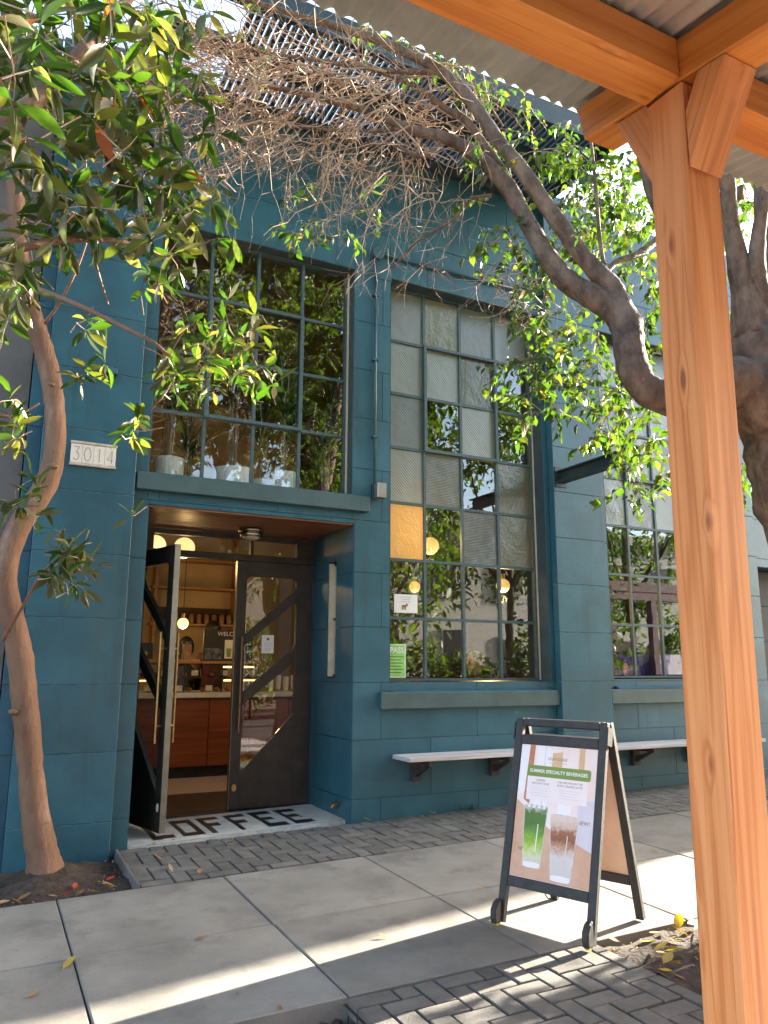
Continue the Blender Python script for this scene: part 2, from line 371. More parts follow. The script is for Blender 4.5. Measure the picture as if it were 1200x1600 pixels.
M['darkcl'] = mat('dark_shirt', (.03,.035,.032), .8, .2)
M['jean'] = mat('dark_trousers', (.03,.035,.05), .8, .2)
M['bark'] = speck(speck(speck(mat('smooth_tan_bark', (.115,.05,.024), .75, .3, 3.5, .8, 22, bdist=.02, col2=(.26,.14,.083), stretch=(1,1,.4), fac=(.3,.7)), (.36,.26,.19), 1, .55, .45, (4,4,1.6)), (.07,.032,.018), 1, .6, .75, (16,16,26)), (.09,.05,.03), 30, .68, .7)
M['barkf'] = speck(mat('grey_brown_bark', (.06,.036,.023), .85, .3, 11, 1., 17, bdist=.035, col2=(.18,.122,.083), stretch=(1,1,.55)), (.27,.23,.18), 14, .66, .6)
M['twig'] = mat('twig_bark', (.24,.14,.08), .7, .3, 8, col2=(.5,.36,.24))
M['leafA'] = leafmat('broad_leaf', [((.02,.046,.01),.34),((.03,.06,.012),.22),((.055,.068,.022),.2),((.085,.08,.038),.17),((.12,.11,.065),.06),((.22,.055,.018),.01)], .46, under=(.15,.12,.05))
M['leafB'] = leafmat('fig_leaf', [((.026,.054,.011),.42),((.037,.068,.013),.3),((.058,.08,.018),.23),((.1,.085,.025),.05)], .45)
M['leafC'] = leafmat('far_leaf', [((.03,.065,.014),.4),((.05,.09,.018),.3),((.085,.12,.03),.3)], .4, .5)
M['leafP'] = leafmat('houseplant_leaf', [((.02,.06,.015),.5),((.035,.085,.02),.5)], .3, .4)
M['litY'] = leafmat('yellow_fallen_leaf', [((.55,.36,.03),.45),((.42,.3,.07),.3),((.45,.4,.2),.25)], .25, .6)
M['litB'] = leafmat('brown_fallen_leaf', [((.26,.13,.06),.4),((.36,.2,.1),.3),((.45,.3,.17),.3)], .2, .7)
M['litR'] = leafmat('red_fallen_leaf', [((.45,.06,.03),1.)], .25, .6)
M['signbk'] = speck(mat('sign_frame_black', (.028,.026,.025), .6, .25, 20, .15, 60), (.16,.14,.12), 25, .66, .6)
M['yellowp'] = mat('yellow_wheel', (.5,.4,.05), .5, .1)
M['red'] = mat('red_panel', (.35,.035,.025), .6, .15)
M['blue'] = mat('blue_panel', (.04,.1,.25), .6, .15)
M['purple'] = mat('mauve_timber', (.16,.09,.1), .7, .2)
M['hwhite'] = mat('white_siding', (.42,.4,.37), .8, .08)
M['hdark'] = mat('house_glass', (.03,.035,.04), .15, .1)
M['green'] = mat('pass_green', (.3,.62,.16), .6, .25, 3)
M['conduit'] = mat('painted_conduit', (.03,.085,.1), .4, .15)

# ------------------------------------------------------------------ ground
def sheet(name, x0, x1, y0, y1, dz, m, nx=1, ny=1, zf=gz, kind='structure'):
    mb = MB()
    vs = [(x0+(x1-x0)*i/nx, y0+(y1-y0)*j/ny) for j in range(ny+1) for i in range(nx+1)]
    mb.add([(x, y, zf(x, y)+dz) for x, y in vs], [(j*(nx+1)+i, j*(nx+1)+i+1, (j+1)*(nx+1)+i+1, (j+1)*(nx+1)+i) for j in range(ny) for i in range(nx)])
    return ob(name, mb, m, kind=kind)
def flat(x, y): return gz(x, 1.85)
ground = ob('ground', MB().add([(-400,-400,-1.3),(400,-400,-1.3),(400,400,-1.3),(-400,400,-1.3)], [(0,1,2,3)]), M['far'], kind='structure')
road = sheet('road', -40, 50, -11.6, 1.84, -.15, M['asphalt'], zf=flat)
farwalk = sheet('far_sidewalk', -40, 50, -16, -11.6, 0, M['concrete'], zf=flat)
def slab_mb(x0, x1, y0, y1, th, dz=0, tilt=(0, 0), bev=0):
    mb = MB(); cx, cy = (x0+x1)/2, (y0+y1)/2
    def z(x, y): return gz(x, y)+dz+(x-cx)*tilt[0]+(y-cy)*tilt[1]
    p = [(x0,y0),(x1,y0),(x1,y1),(x0,y1)]
    if bev:
        q = [(x0+bev,y0+bev),(x1-bev,y0+bev),(x1-bev,y1-bev),(x0+bev,y1-bev)]
        mb.add([(x,y,gz(x,y)-th) for x,y in p]+[(x,y,z(x,y)-bev*.8) for x,y in p]+[(x,y,z(x,y)) for x,y in q],
               [(0,1,5,4),(1,2,6,5),(2,3,7,6),(3,0,4,7),(4,5,9,8),(5,6,10,9),(6,7,11,10),(7,4,8,11),(8,9,10,11)])
    else:
        mb.add([(x,y,gz(x,y)-th) for x,y in p]+[(x,y,z(x,y)) for x,y in p], [(0,1,5,4),(1,2,6,5),(2,3,7,6),(3,0,4,7),(4,5,6,7)])
    return mb
sidewalk = sheet('sidewalk', -30, 40, 1.85, 6.62, -.14, M['bed'])
ob('kerb', MB().add([(x,y,gz(x,1.85)+dz) for x in (-30,40) for y,dz in ((1.85,-.2),(2.0,-.2),(2.0,-.004),(1.85,-.004))], [(0,1,5,4),(1,2,6,5),(2,3,7,6),(3,0,4,7),(0,3,2,1),(4,5,6,7)]), M['kerb'], sidewalk)
for a in ((-30,-1.03),(-1.03,1.03),(1.03,40)):
    ob('joint_filler', MB().add([(x,y,gz(x,y)-.014) for x,y in ((a[0],3.48),(a[1],3.48),(a[1],5.545),(a[0],5.545))], [(0,1,2,3)]), M['bed'], sidewalk)
g_ = .0042; gy_ = .0075
for i in range(-14, 18):
    x0, x1 = .54+1.055*i, .54+1.055*(i+1)
    for y0, y1 in ((4.51, 5.55), (3.47, 4.51)):
        ob('slab', slab_mb(x0+g_, x1-g_, y0+gy_, y1-gy_, .12, R.uniform(-.002,.002), (R.uniform(-.002,.002), R.uniform(-.002,.002)), .006), M['concrete'], sidewalk)
    if i < 0 or i > 7:      # plain concrete to the kerb outside the paved patch
        ob('slab', slab_mb(x0+g_, x1-g_, 2.01, 3.47-g_, .12, 0, (0,0), .006), M['concrete'], sidewalk)
    if i < -2: ob('slab', slab_mb(x0+g_, x1-g_, 5.55+g_, 6.6, .12, 0, (0,0), .006), M['concrete'], sidewalk)
def herring(x0, x1, y0, y1, u, root, limit, m, joined='brick_run'):
    """90 degree herringbone of single pavers; whatever passes the limit becomes one joined part"""
    j, rest, n = .006, MB(), 0
    cells = []
    for r in range(-1, int((y1-y0)/u)+2):
        for c in range(-2, int((x1-x0)/u)+2):
            o = (c+r) % 4
            if o == 0: b = (c, c+2, r, r+1)
            elif o == 2: b = (c, c+1, r, r+2)
            else: continue
            a = [max(x0, x0+b[0]*u), min(x1, x0+b[1]*u), max(y0, y0+b[2]*u), min(y1, y0+b[3]*u)]
            if a[1]-a[0] > .03 and a[3]-a[2] > .03: cells.append(a)
    cells.sort(key=lambda a: a[0]**2+a[2]**2)
    for a in cells:
        mb = slab_mb(a[0]+j, a[1]-j, a[2]+j, a[3]-j, .06, R.uniform(-.004,.003), (R.uniform(-.012,.012), R.uniform(-.012,.012)), .004)
        if n < limit: ob('brick', mb, m, root); n += 1
        else: rest.add(mb.v, mb.f)
    if rest.v: ob(joined, rest, m, root, kind='stuff')
pav1 = sheet('brick_paving', 1.04, 19, 5.56, 6.6, -.018, M['bed']); herring(1.05, 10.5, 5.565, 6.59, .113, pav1, 290, M['brick'])
pav2 = sheet('brick_paving', 1.56, 3.02, 2.0, 3.46, -.02, M['bed']); herring(1.57, 3.0, 2.0, 3.455, .112, pav2, 290, M['brick'])
def soil(name, x0, x1, y0, y1, dz, mound=None):
    mb = MB(); nx, ny = 44, 30; rr = random.Random(3)
    for j in range(ny+1):
        for i in range(nx+1):
            x, y = x0+(x1-x0)*i/nx, y0+(y1-y0)*j/ny; z = gz(x, y)+dz+rr.uniform(-.012,.012)+.02*math.sin(x*9+y*4)*math.sin(y*11)
            if mound: z += mound[2]*math.exp(-((x-mound[0])**2+(y-mound[1])**2)/.07)
            mb.v.append(Vector((x, y, z)))
    for j in range(ny):
        for i in range(nx):
            a = j*(nx+1)+i; mb.f.append([a, a+1, a+nx+2, a+nx+1])
    return ob(name, mb, M['soil'], kind='structure', smooth=True)
soil('tree_pit_soil', -1.0, 1.03, 5.55, 6.62, -.05, (.52, 6.1, .13))
soil('tree_pit_soil', 3.02, 6.5, 2.0, 3.46, -.035)
soil('tree_pit_soil', .54, 1.55, 2.0, 3.47, -.09)
for a, b in (((1.035,5.56),(1.035,6.55)),): member('pit_edging', (a[0],a[1],gz(*a)-.03), (b[0],b[1],gz(*b)-.03), .022, .1, M['grey'], sidewalk)

# ------------------------------------------------------------------ the cafe building
YW = 6.6
bld = thing('cafe_building', (4.6, YW, 0), 'teal painted block cafe building with tall steel grid windows and a recessed entrance', 'building')
DOOR = (1.12, 3.03, -.3, 2.73); W1 = (1.10, 3.0, 3.0, 5.36); W2 = (3.41, 5.31, 1.25, 5.36); W3 = (6.18, 8.08, 1.27, 5.36)
B4 = (8.62, 13.0, -.3, 2.66); W4 = (8.62, 13.0, 3.62, 5.36)
holes = [DOOR, W1, W2, W3, B4, W4]
wall = MB()
for x0, x1, z0, z1 in rects_minus((.14, 19.4, -.6, 6.9), holes): wall.box(x0, x1, YW+.004, YW+.26, z0, z1)
ob('wall', wall, M['walldk'], bld)
ob('side_wall', MB().box(19.1, 19.4, YW+.27, 18, -.6, 6.74).box(.14, .4, YW+.27, 18, -.6, 6.74).box(.4, 18.7, 17.7, 18, -.6, 6.74), M['wall'], bld)
ob('flat_roof', MB().box(.1, 19.42, YW+.27, 18.02, 6.745, 6.78), M['greydk'], bld)
ZC = [-.3, .23, .74, 1.25, 1.76, 2.27, 2.77, 3.28, 3.79, 4.30, 4.81, 5.32, 5.83, 6.29, 6.9]
piers = [(.25, .98, 6.5), (5.37, 6.05, 6.5), (8.15, 8.55, 6.5)]
ph = [(p[0], p[1], -1, 9) for p in piers]
jt = .0028
for k in range(len(ZC)-1):
    z0, z1 = ZC[k], ZC[k+1]; off = .53 if k % 2 else 0
    x = .14-1.06+off
    while x < 10.5:
        a, b = max(x, .14), min(x+1.06, 10.5); x += 1.06
        if b-a < .05: continue
        for r in rects_minus((a, b, z0, z1), holes+ph):
            e = [0 if any(abs(r[i]-h[i % 2 if i < 2 else i]) < 1e-6 for h in ()) else jt for i in range(4)]
            ob('block', MB().box(r[0]+jt, r[1]-jt, YW-.002, YW+.004, r[2]+jt, r[3]-jt), M['wall'], bld, bevel=.0015)
    for x0, x1, y in piers:
        ob('pier_block', MB().box(x0, x1, y, YW-.0035, z0+jt, z1-jt), M['wall'], bld, bevel=.003)
jw = mat('pale_joint', (.1,.15,.155), .8, .6, 14)  # paler tone showing between the pier blocks
for x0, x1, y in piers: ob('pier_core', MB().box(x0+.004, x1-.004, y+.005, YW-.004, -.3, 6.895), jw, bld)
far = MB()
for x0, x1, z0, z1 in rects_minus((10.5, 19.4, -.3, 6.9), holes): far.box(x0, x1, YW-.002, YW+.0035, z0, z1)
ob('wall_face', far, M['wall'], bld)

def sill(x0, x1, ztop, th, proud, m): return ob('sill', MB().box(x0, x1, YW-proud, YW-.004, ztop-th, ztop), m, bld, bevel=.006)
sill(1.0, 3.16, 2.995, .15, .07, M['trim']); sill(3.29, 5.36, 1.165, .155, .075, M['trim']); sill(6.07, 8.14, 1.165, .155, .075, M['trim']); sill(8.56, 13.1, 3.55, .13, .07, M['wall'])
def window(x0, x1, z0, z1, nc, rows, depth, kinds, sashes=(), rev=M['reveal'], slope=0.):
    yg = YW+depth
    wi = thing('window', ((x0+x1)/2, YW, z0), None, None); wi.parent = bld; wi.location = WL[wi.name]-WL[bld.name]
    # lining of the opening, with the sloping ledge in front of the glass
    ob('reveal', MB().box(x0, x0+.004, YW-.001, yg+.05, z0, z1).box(x1-.004, x1, YW-.001, yg+.05, z0, z1).box(x0+.004, x1-.004, YW-.001, yg+.05, z1-.004, z1), rev, wi)
    ob('ledge', MB().prism([(YW-.07, z0-.1), (YW-.07, z0-.096), (yg+.05, z0+.012), (yg+.05, z0-.1)] if slope else [(YW-.05, z0-.003), (YW-.05, z0+.002), (yg+.05, z0+.012), (yg+.05, z0-.003)], x0+.004, x1-.004, 'x'), M['wall'], wi)
    fx0, fx1, fz0, fz1 = x0+.004, x1-.03, z0+.012, z1-.004; f = .022
    ob('frame', MB().box(fx0, fx0+f, yg-.02, yg+.03, fz0, fz1).box(fx1-f, fx1, yg-.02, yg+.03, fz0, fz1).box(fx0+f, fx1-f, yg-.02, yg+.03, fz1-f, fz1).box(fx0+f, fx1-f, yg-.02, yg+.03, fz0, fz0+f), M['sash'], wi)
    ob('stop', MB().box(fx1+.001, x1-.005, yg-.015, yg+.03, fz0, fz1), M['cream'], wi)
    gx = [fx0+f+(fx1-fx0-2*f)*i/nc for i in range(nc+1)]
    hs = [fz1-f-(fz1-fz0-2*f)*i/rows for i in range(rows+1)]
    t = .014
    for i in range(1, nc): ob('muntin', MB().box(gx[i]-t, gx[i]+t, yg-.018, yg+.018, fz0+f, fz1-f), M['sash'], wi)
    for j in range(1, rows):
        for i in range(nc):
            a = gx[i]+(t if i else 0); b = gx[i+1]-(t if i < nc-1 else 0)
            ob('muntin', MB().box(a, b, yg-.016, yg+.016, hs[j]-t, hs[j]+t), M['sash'], wi)
    for c0, c1, r0, r1 in sashes:
        a, b, zt, zb = gx[c0]-.012, gx[c1]+.012, hs[r0]+.012, hs[r1]-.012; q = .034
        ob('sash', MB().box(a, a+q, yg-.045, yg-.019, zb, zt).box(b-q, b, yg-.045, yg-.019, zb, zt).box(a+q, b-q, yg-.045, yg-.019, zt-q, zt).box(a+q, b-q, yg-.045, yg-.019, zb, zb+q), M['sash'], wi, bevel=.003)
    for j in range(rows):
        for i in range(nc):
            k = kinds(j, i); a, b, zb, zt = gx[i]+.012, gx[i+1]-.012, hs[j+1]+.012, hs[j]-.012
            tx, tz = R.uniform(-.004,.004), R.uniform(-.004,.004)
            mb = MB().box(a, b, -.002, .002, zb, zt); cx, cz = (a+b)/2, (zb+zt)/2
            for v in mb.v: v.y += yg+.002+(v.x-cx)*tx+(v.z-cz)*tz
            ob('pane', mb, M[k], wi)
    return wi, yg
K2 = {(0,0):'fr1',(0,1):'fr3',(0,2):'fr1',(0,3):'fr1',(1,0):'fr1',(1,1):'fr1',(1,2):'fr3',(2,0):'fr1',(2,2):'fr1',(3,0):'fr1',(3,1):'fr2',(3,3):'fr3',(4,0):'fram',(4,2):'fr2',(4,3):'fr3'}
window(*W1, 4, 4, .13, lambda j, i: 'glass', [(1,3,1,3)])
window(*W2, 4, 8 if False else 7, .17, lambda j, i: 'glass' if j > 4 else K2.get((j,i),'glass'), [(1,3,1,3)], slope=1)
K3 = {(3,1):'fr2',(4,0):'glass',(4,1):'glass',(4,2):'glass',(4,3):'glass',(2,1):'fr1',(1,1):'fr3'}
window(*W3, 4, 7, .17, lambda j, i: 'glass' if j > 3 else K3.get((j,i),'fr1' if (i+j) % 3 else 'fr3'), [(1,3,1,3)], slope=1)
window(*W4, 8, 4, .13, lambda j, i: 'glass')
# garage door in the far bay
gd = MB()
for k in range(6): gd.box(8.62, 13, YW+.3, YW+.33, -.1+k*.46, -.1+k*.46+.452)
ob('garage_door', gd, M['greydk'], bld)

# recessed entrance: jambs, boarded soffit, slot window
YD = 7.6
for k in range(len(ZC)-1):
    z0, z1 = max(ZC[k], -.2), min(ZC[k+1], 2.73)
    if z1 <= z0: continue
    for y0, y1 in ((YW+.006, 7.1), (7.1, YD+.1)):
        for r in rects_minus((y0, y1, z0, z1), [(7.0, 7.2, 1.29, 2.42)]): ob('jamb_block', MB().box(3.024, 3.2, r[0]+.0004, r[1]-.0004, r[2]+jt, r[3]-jt), M['wall'], bld)
    ob('jamb_block', MB().box(.95, 1.126, YW+.006, YD+.1, z0+jt, z1-jt), M['wall'], bld)
ob('jamb_core', MB().box(3.2, 3.24, YW+.27, 7.0, -.2, 2.73).box(3.2, 3.24, 7.2, YD+.1, -.2, 2.73), M['walldk'], bld)
sw = ob('slot_window', MB().box(3.075, 3.095, 7.0, 7.03, 1.29, 2.42).box(3.075, 3.095, 7.03, 7.17, 1.29, 1.32).box(3.075, 3.095, 7.03, 7.17, 2.39, 2.42).box(3.07, 3.1, 7.03, 7.17, 1.845, 1.865), M['steelbk'], bld)
ob('pane', MB().box(3.082, 3.086, 7.03, 7.17, 1.32, 1.845).box(3.082, 3.086, 7.03, 7.17, 1.865, 2.39), M['glass'], sw)
ob('stop', MB().box(3.03, 3.2, 7.172, 7.199, 1.3, 2.41), M['cream'], sw)
for k in range(9):
    y0 = YW+.008+k*.111; o = member('soffit_board', (1.128, y0+.054, 2.722), (3.022, y0+.054, 2.722), .108, .016, M['soffit'], bld, bevel=.002)
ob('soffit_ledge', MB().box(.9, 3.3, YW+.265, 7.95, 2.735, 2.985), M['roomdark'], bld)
# door surround and transom light
ds = MB(); ya, yb = YD, YD+.07
ds.box(1.128, 1.2, ya, yb, .03, 2.71).box(3.012, 3.022, ya, yb, .03, 2.71).box(1.2, 3.012, ya, yb, 2.66, 2.71).box(1.2, 3.012, ya, yb, 2.445, 2.51).box(1.2, 1.36, ya, yb, 2.51, 2.66).box(2.83, 3.012, ya, yb, 2.51, 2.66).box(2.33, 2.36, ya, yb, 2.51, 2.66)
df_ = ob('door_frame', ds, M['bronze'], bld, bevel=.004)
ob('transom_pane', MB().box(1.36, 2.33, ya+.03, ya+.036, 2.51, 2.66).box(2.36, 2.83, ya+.03, ya+.036, 2.51, 2.66), M['glassd'], df_)
ob('threshold', MB().box(1.128, 3.022, YD-.06, YD+.12, -.02, .048), M['bronze'], bld, bevel=.006)
bronze2 = mat('aged_bronze_pull', (.2,.12,.06), .4, .2, 14, metal=.8)
def door_leaf(conv, label, out):
    """steel leaf with three glazed openings cut by two raking bars; u runs from the meeting edge (0) to the hinge (.81)"""
    W, z0, z1 = .81, .055, 2.44; ul, ur = .105, .64; t = .05
    root = thing('door', conv(.4, 0, 0), None, None); root.parent = bld; root.location = WL[root.name]-WL[bld.name]; root['label'] = label
    def put(name, polys, d0, d1, m, **k):
        mb = MB()
        for p in polys: mb.prism(p, d0, d1)
        mb.v = [Vector(conv(v.x, v.y, v.z)) for v in mb.v]; return ob(name, mb, m, root, **k)
    put('stile', [[(.004,z0),(ul,z0),(ul,z1),(.004,z1)]], 0, t, M['bronze'], bevel=.003)
    put('stile', [[(ur,z0),(W,z0),(W,z1),(ur,z1)]], 0, t, M['bronze'], bevel=.003)
    r = .04
    put('rail', [[(ul,2.29),(ur,2.29),(ur,z1),(ul,z1)]], .001, t-.001, M['bronze'])
    put('raking_bar', [[(ul,1.60),(ur,2.06),(ur,2.17),(ul,1.71)]], .002, t-.002, M['bronze'], bevel=.003)
    put('raking_bar', [[(ul,1.02),(ur,1.45),(ur,1.58),(ul,1.15)]], .002, t-.002, M['bronze'], bevel=.003)
    put('kick_plate', [[(ul,z0),(ur,z0),(ur,.93),(ul,.36)]], .002, t-.002, M['bronze'], bevel=.003)
    # eased corners of the openings
    g = []
    for (cx, cz, sx, sz) in ((ul,2.29,1,-1),(ur,2.29,-1,-1),(ur,2.17,-1,1),(ur,2.06,-1,-1),(ur,1.58,-1,1),(ur,1.45,-1,-1)):
        g.append([(cx,cz),(cx+sx*.035,cz+ (sx*.035*.86 if (cz in (2.17,1.58,2.06,1.45)) else 0)),(cx,cz+sz*.035)])
    put('corner_fillet', g, .004, t-.004, M['bronze'])
    put('pane', [[(ul,1.715),(ur,2.175),(ur,2.288),(ul,2.288)]], .02, .026, M['glassd'])
    put('pane', [[(ul,1.155),(ur,1.585),(ur,2.055),(ul,1.595)]], .02, .026, M['glassd'])
    put('pane', [[(ul,.365),(ur,.935),(ur,1.445),(ul,1.015)]], .02, .026, M['glassd'])
    put('meeting_edge', [[(-.004,z0),(.003,z0),(.003,z1),(-.004,z1)]], -.002, t+.002, M['edge'])
    for sgn, d in ((-1, -.055), (1, t+.055)):
        hb = MB(); hb.tube([conv(.06, d, .76), conv(.06, d, 1.68)], .011, 10)
        for z in (.9, 1.54): hb.tube([conv(.06, d, z), conv(.06, 0 if sgn < 0 else t, z)], .009, 8)
        if out or sgn < 0: ob('pull_handle', hb, M['brass'] if out else bronze2, root, smooth=False)
    for z in (.45, 1.3, 2.1): ob('hinge', MB().tube([conv(W+.012, .0, z), conv(W+.012, .0, z+.13)], .012, 8), M['steelbk'], root)
    put('sticker' if out else 'bolt', [[(.05+.022*math.cos(a*.5236), .25+.034*math.sin(a*.5236)) for a in range(12)]], -.004, -.0012, M['paper'] if out else M['brass'])
    return root
door_leaf(lambda u, d, z: (2.2+u, YD+.005+d, z), 'closed right door leaf', False)
hx, hy = 1.345, YD-.01
door_leaf(lambda u, d, z: (hx-.16+.215*(.81-u)/.81+d*.97, hy-.80+u*.975+d*.26, z), 'left door leaf standing open', True)
# tiled threshold with the word COFFEE
mo = thing('entry_mosaic', (2.05, 7.06, .03), 'white mosaic doorstep tiled with the black word COFFEE in front of the doors', 'doorstep')
def mz(x, y): return gz(x, min(y, 7.0))+.006
mb = MB().add([(x,y,mz(x,y)+d) for d in (-.1,0) for x,y in ((1.13,6.58),(3.02,6.70),(3.02,7.56),(1.13,7.56))], [(0,3,2,1),(4,5,6,7),(0,1,5,4),(1,2,6,5),(2,3,7,6),(3,0,4,7)])
ob('grout_bed', mb, M['grout'], mo)
let = text_mb('COFFEE', .44, .001, Matrix.Translation((2.12, 7.06, 0)) @ Matrix.Diagonal((1.0, .95, 1, 1)), bold=.004)
# letters become squares of the same mosaic
def in_letters(px, py, tri):
    for (ax, ay, bx, by, cx, cy) in tri:
        d1 = (px-bx)*(ay-by)-(ax-bx)*(py-by); d2 = (px-cx)*(by-cy)-(bx-cx)*(py-cy); d3 = (px-ax)*(cy-ay)-(cx-ax)*(py-ay)
        if not ((d1 < 0 or d2 < 0 or d3 < 0) and (d1 > 0 or d2 > 0 or d3 > 0)): return True
    return False
# block capitals drawn on a 4 x 5 cell grid
GL = {'C': ['1111','1000','1000','1000','1111'], 'O': ['1111','1001','1001','1001','1111'], 'F': ['1111','1000','1110','1000','1000'], 'E': ['1111','1000','1110','1000','1111']}
tw, tb = MB(), MB(); s = .0172; ny = int((7.55-6.6)/s); nx = int((3.015-1.135)/s)
for j in range(ny):
    for i in range(nx):
        x, y = 1.135+(i+.5+.5*(j % 2))*s, 6.6+(j+.5)*s
        if x > 3.01 or y < 6.6+(x-1.13)*.063: continue
        u = (x-1.346)/1.474; black = False
        if 0 <= u < 1:
            k = int(u*6); cu = (u*6-k)*1.28; cv = (y-6.745-.02*u)/.66
            if cu < 1 and 0 <= cv < 1: black = GL['COFFEE'[k]][4-int(cv*5)][int(cu*4)] == '1'
        q = tb if black else tw; h = s*(.54 if black else .485); z = mz(x, y)+.002+R.uniform(-.0004,.0004)
        q.add([(x-h*.6,y-h,z),(x+h*.6,y-h,z),(x+h,y-h*.5,z),(x+h,y+h*.5,z),(x+h*.6,y+h,z),(x-h*.6,y+h,z),(x-h,y+h*.5,z),(x-h,y-h*.5,z)], [(0,1,2,3,4,5,6,7)])
ob('white_tiles', tw, M['tilew'], mo, kind='stuff'); ob('lettering', tb, M['tileb'], mo, kind='stuff')

# fittings on the facade
pl = thing('address_plaque', (.64, 6.5, 3.07), 'cream address plaque with four number tiles 3014 on the left pier', 'house number')
for i, ch in enumerate('3014'):
    x0 = .468+i*.0868
    tl = ob('number_tile', MB().box(x0, x0+.0845, 6.482, 6.497, 2.995, 3.15), M['plaq'], pl, bevel=.002)
    fx, fz = .052, .11; cx, cz = x0+.042, 3.07; P = []
    if ch == '3': P = [[(-.4,.5),(.4,.5),(0,.1)],[(0,.1),(.3,.02),(.42,-.2),(.25,-.45),(0,-.5),(-.42,-.38)]]
    if ch == '0': P = [[(.48*math.cos(a*math.pi/10),.5*math.sin(a*math.pi/10)) for a in range(21)]]
    if ch == '1': P = [[(-.15,.4),(.08,.48),(.08,-.5)]]
    if ch == '4': P = [[(.25,-.5),(.25,.48),(-.45,-.28),(.45,-.28)]]
    ib = MB()
    for q in P: ib.tube([(cx+a*fx, 6.4815, cz+b*fz) for a, b in q], .0024, 5)
    ob('numeral', ib, mat('engraved_numeral', (.2,.17,.15), .7) if i == 0 else bpy.data.materials['engraved_numeral'], tl)
for z in (2.972, 3.152): ob('rail', MB().box(.463, .82, 6.476, 6.497, z, z+.021), M['plaqf'], pl, bevel=.003)
cd = thing('conduit', (3.21, YW, 3.1), 'painted teal conduit with round junction box between the two big windows', 'pipe')
ob('pipe', MB().tube([(3.225, YW-.03, 3.13), (3.225, YW-.03, 5.52)], .016, 8), M['conduit'], cd, smooth=True)
ob('pipe', MB().tube([(3.28, YW-.03, 5.59), (5.5, YW-.03, 5.6)], .016, 8), M['conduit'], cd, smooth=True)
jb = MB(); jb.tube([(3.235, YW-.002, 5.57), (3.235, YW-.07, 5.57)], .065, 18); ob('junction_box', jb, M['conduit'], cd, bevel=.004)
for z in (3.6, 4.4, 5.1): ob('pipe_clip', MB().box(3.195, 3.255, YW-.05, YW-.003, z, z+.02), M['conduit'], cd)
wl_ = thing('wall_light', (3.25, YW, 3.0), 'small grey metal box light on the wall beside the entrance header', 'wall lamp')
ob('back_plate', MB().box(3.2, 3.28, YW-.03, YW-.003, 2.99, 3.13), M['steelbk'], wl_, bevel=.003)
ob('housing', MB().box(3.215, 3.31, YW-.12, YW-.031, 2.985, 3.135), mat('brushed_lamp', (.3,.27,.25), .4, metal=.7), wl_, bevel=.006)
pr = thing('projecting_beam', (5.5, 6.5, 3.42), 'dark steel beam projecting from the pilaster over the sidewalk', 'steel beam')
bm_ = MB()
bm_.box(5.4, 5.52, 5.33, 6.498, 3.49, 3.505).box(5.4, 5.52, 5.33, 6.498, 3.375, 3.39).box(5.452, 5.468, 5.33, 6.498, 3.39, 3.49)
ob('beam', bm_, M['steel'], pr); ob('mounting_plate', MB().box(5.38, 5.54, 6.486, 6.4985, 3.33, 3.55), M['steel'], pr)
cl = thing('ceiling_lamp', (2.22, 7.25, 2.6), 'round brushed metal ceiling lamp under the wooden entrance soffit', 'lamp')
ob('base', MB().lathe([(.12,.105),(.125,.085),(.105,.08)], (2.22,7.25,2.6), 24), M['nickel'], cl, smooth=True)
ob('ring', MB().lathe([(.105,.08),(.11,.05),(.1,.03),(.085,.03),(.085,.078)], (2.22,7.25,2.6), 24), M['nickel'], cl, smooth=True)
ob('diffuser', MB().lathe([(.083,.06),(.08,.022),(.05,.005),(.001,0)], (2.22,7.25,2.6), 24), mat('lamp_glass', (.5,.44,.34), .2), cl, smooth=True)
sp = thing('door_stop', (3.0, 6.86, .1), 'small brass tap low on the entrance wall beside the doorstep', 'tap')
ob('spout', MB().tube([(3.028,6.86,.15),(2.97,6.86,.15),(2.95,6.86,.13)], .014, 8), M['brass'], sp); ob('handle', MB().box(2.985, 2.995, 6.82, 6.9, .16, .185), M['brass'], sp)
sg = thing('security_light', (.66, 6.5, 3.62), 'small teal light box high on the left pier above the house number', 'wall lamp')
ob('housing', MB().prism([(6.498,3.86),(6.42,3.82),(6.4,3.76),(6.498,3.76)], .66, .77, 'x'), M['conduit'], sg, bevel=.004); ob('bracket', MB().box(.69, .74, 6.46, 6.498, 3.72, 3.76), M['steelbk'], sg)
# pergola over the top of the facade
pg = thing('slatted_canopy', (3.3, 6.0, 6.8), 'dark steel slatted canopy along the top of the teal facade', 'canopy')
for y, zb in ((6.56, 6.74), (5.98, 6.79), (5.42, 6.79)): ob('beam', MB().box(.9, 5.4, y-(.11 if y == 5.98 else .03), y+(.11 if y == 5.98 else .03), zb, 6.85), M['steel'], pg)
ob('fascia', MB().box(.88, 5.42, 5.37, 5.394, 6.76, 7.0), M['steel'], pg); ob('end_beam', MB().box(5.401, 5.45, 5.395, 6.58, 6.77, 6.93), M['steel'], pg)
for i in range(9, 70):
    x = .94+i*.064; ob('slat', MB().box(x, x+.041, 5.396, 6.59, 6.851, 6.89), M['steel'], pg)
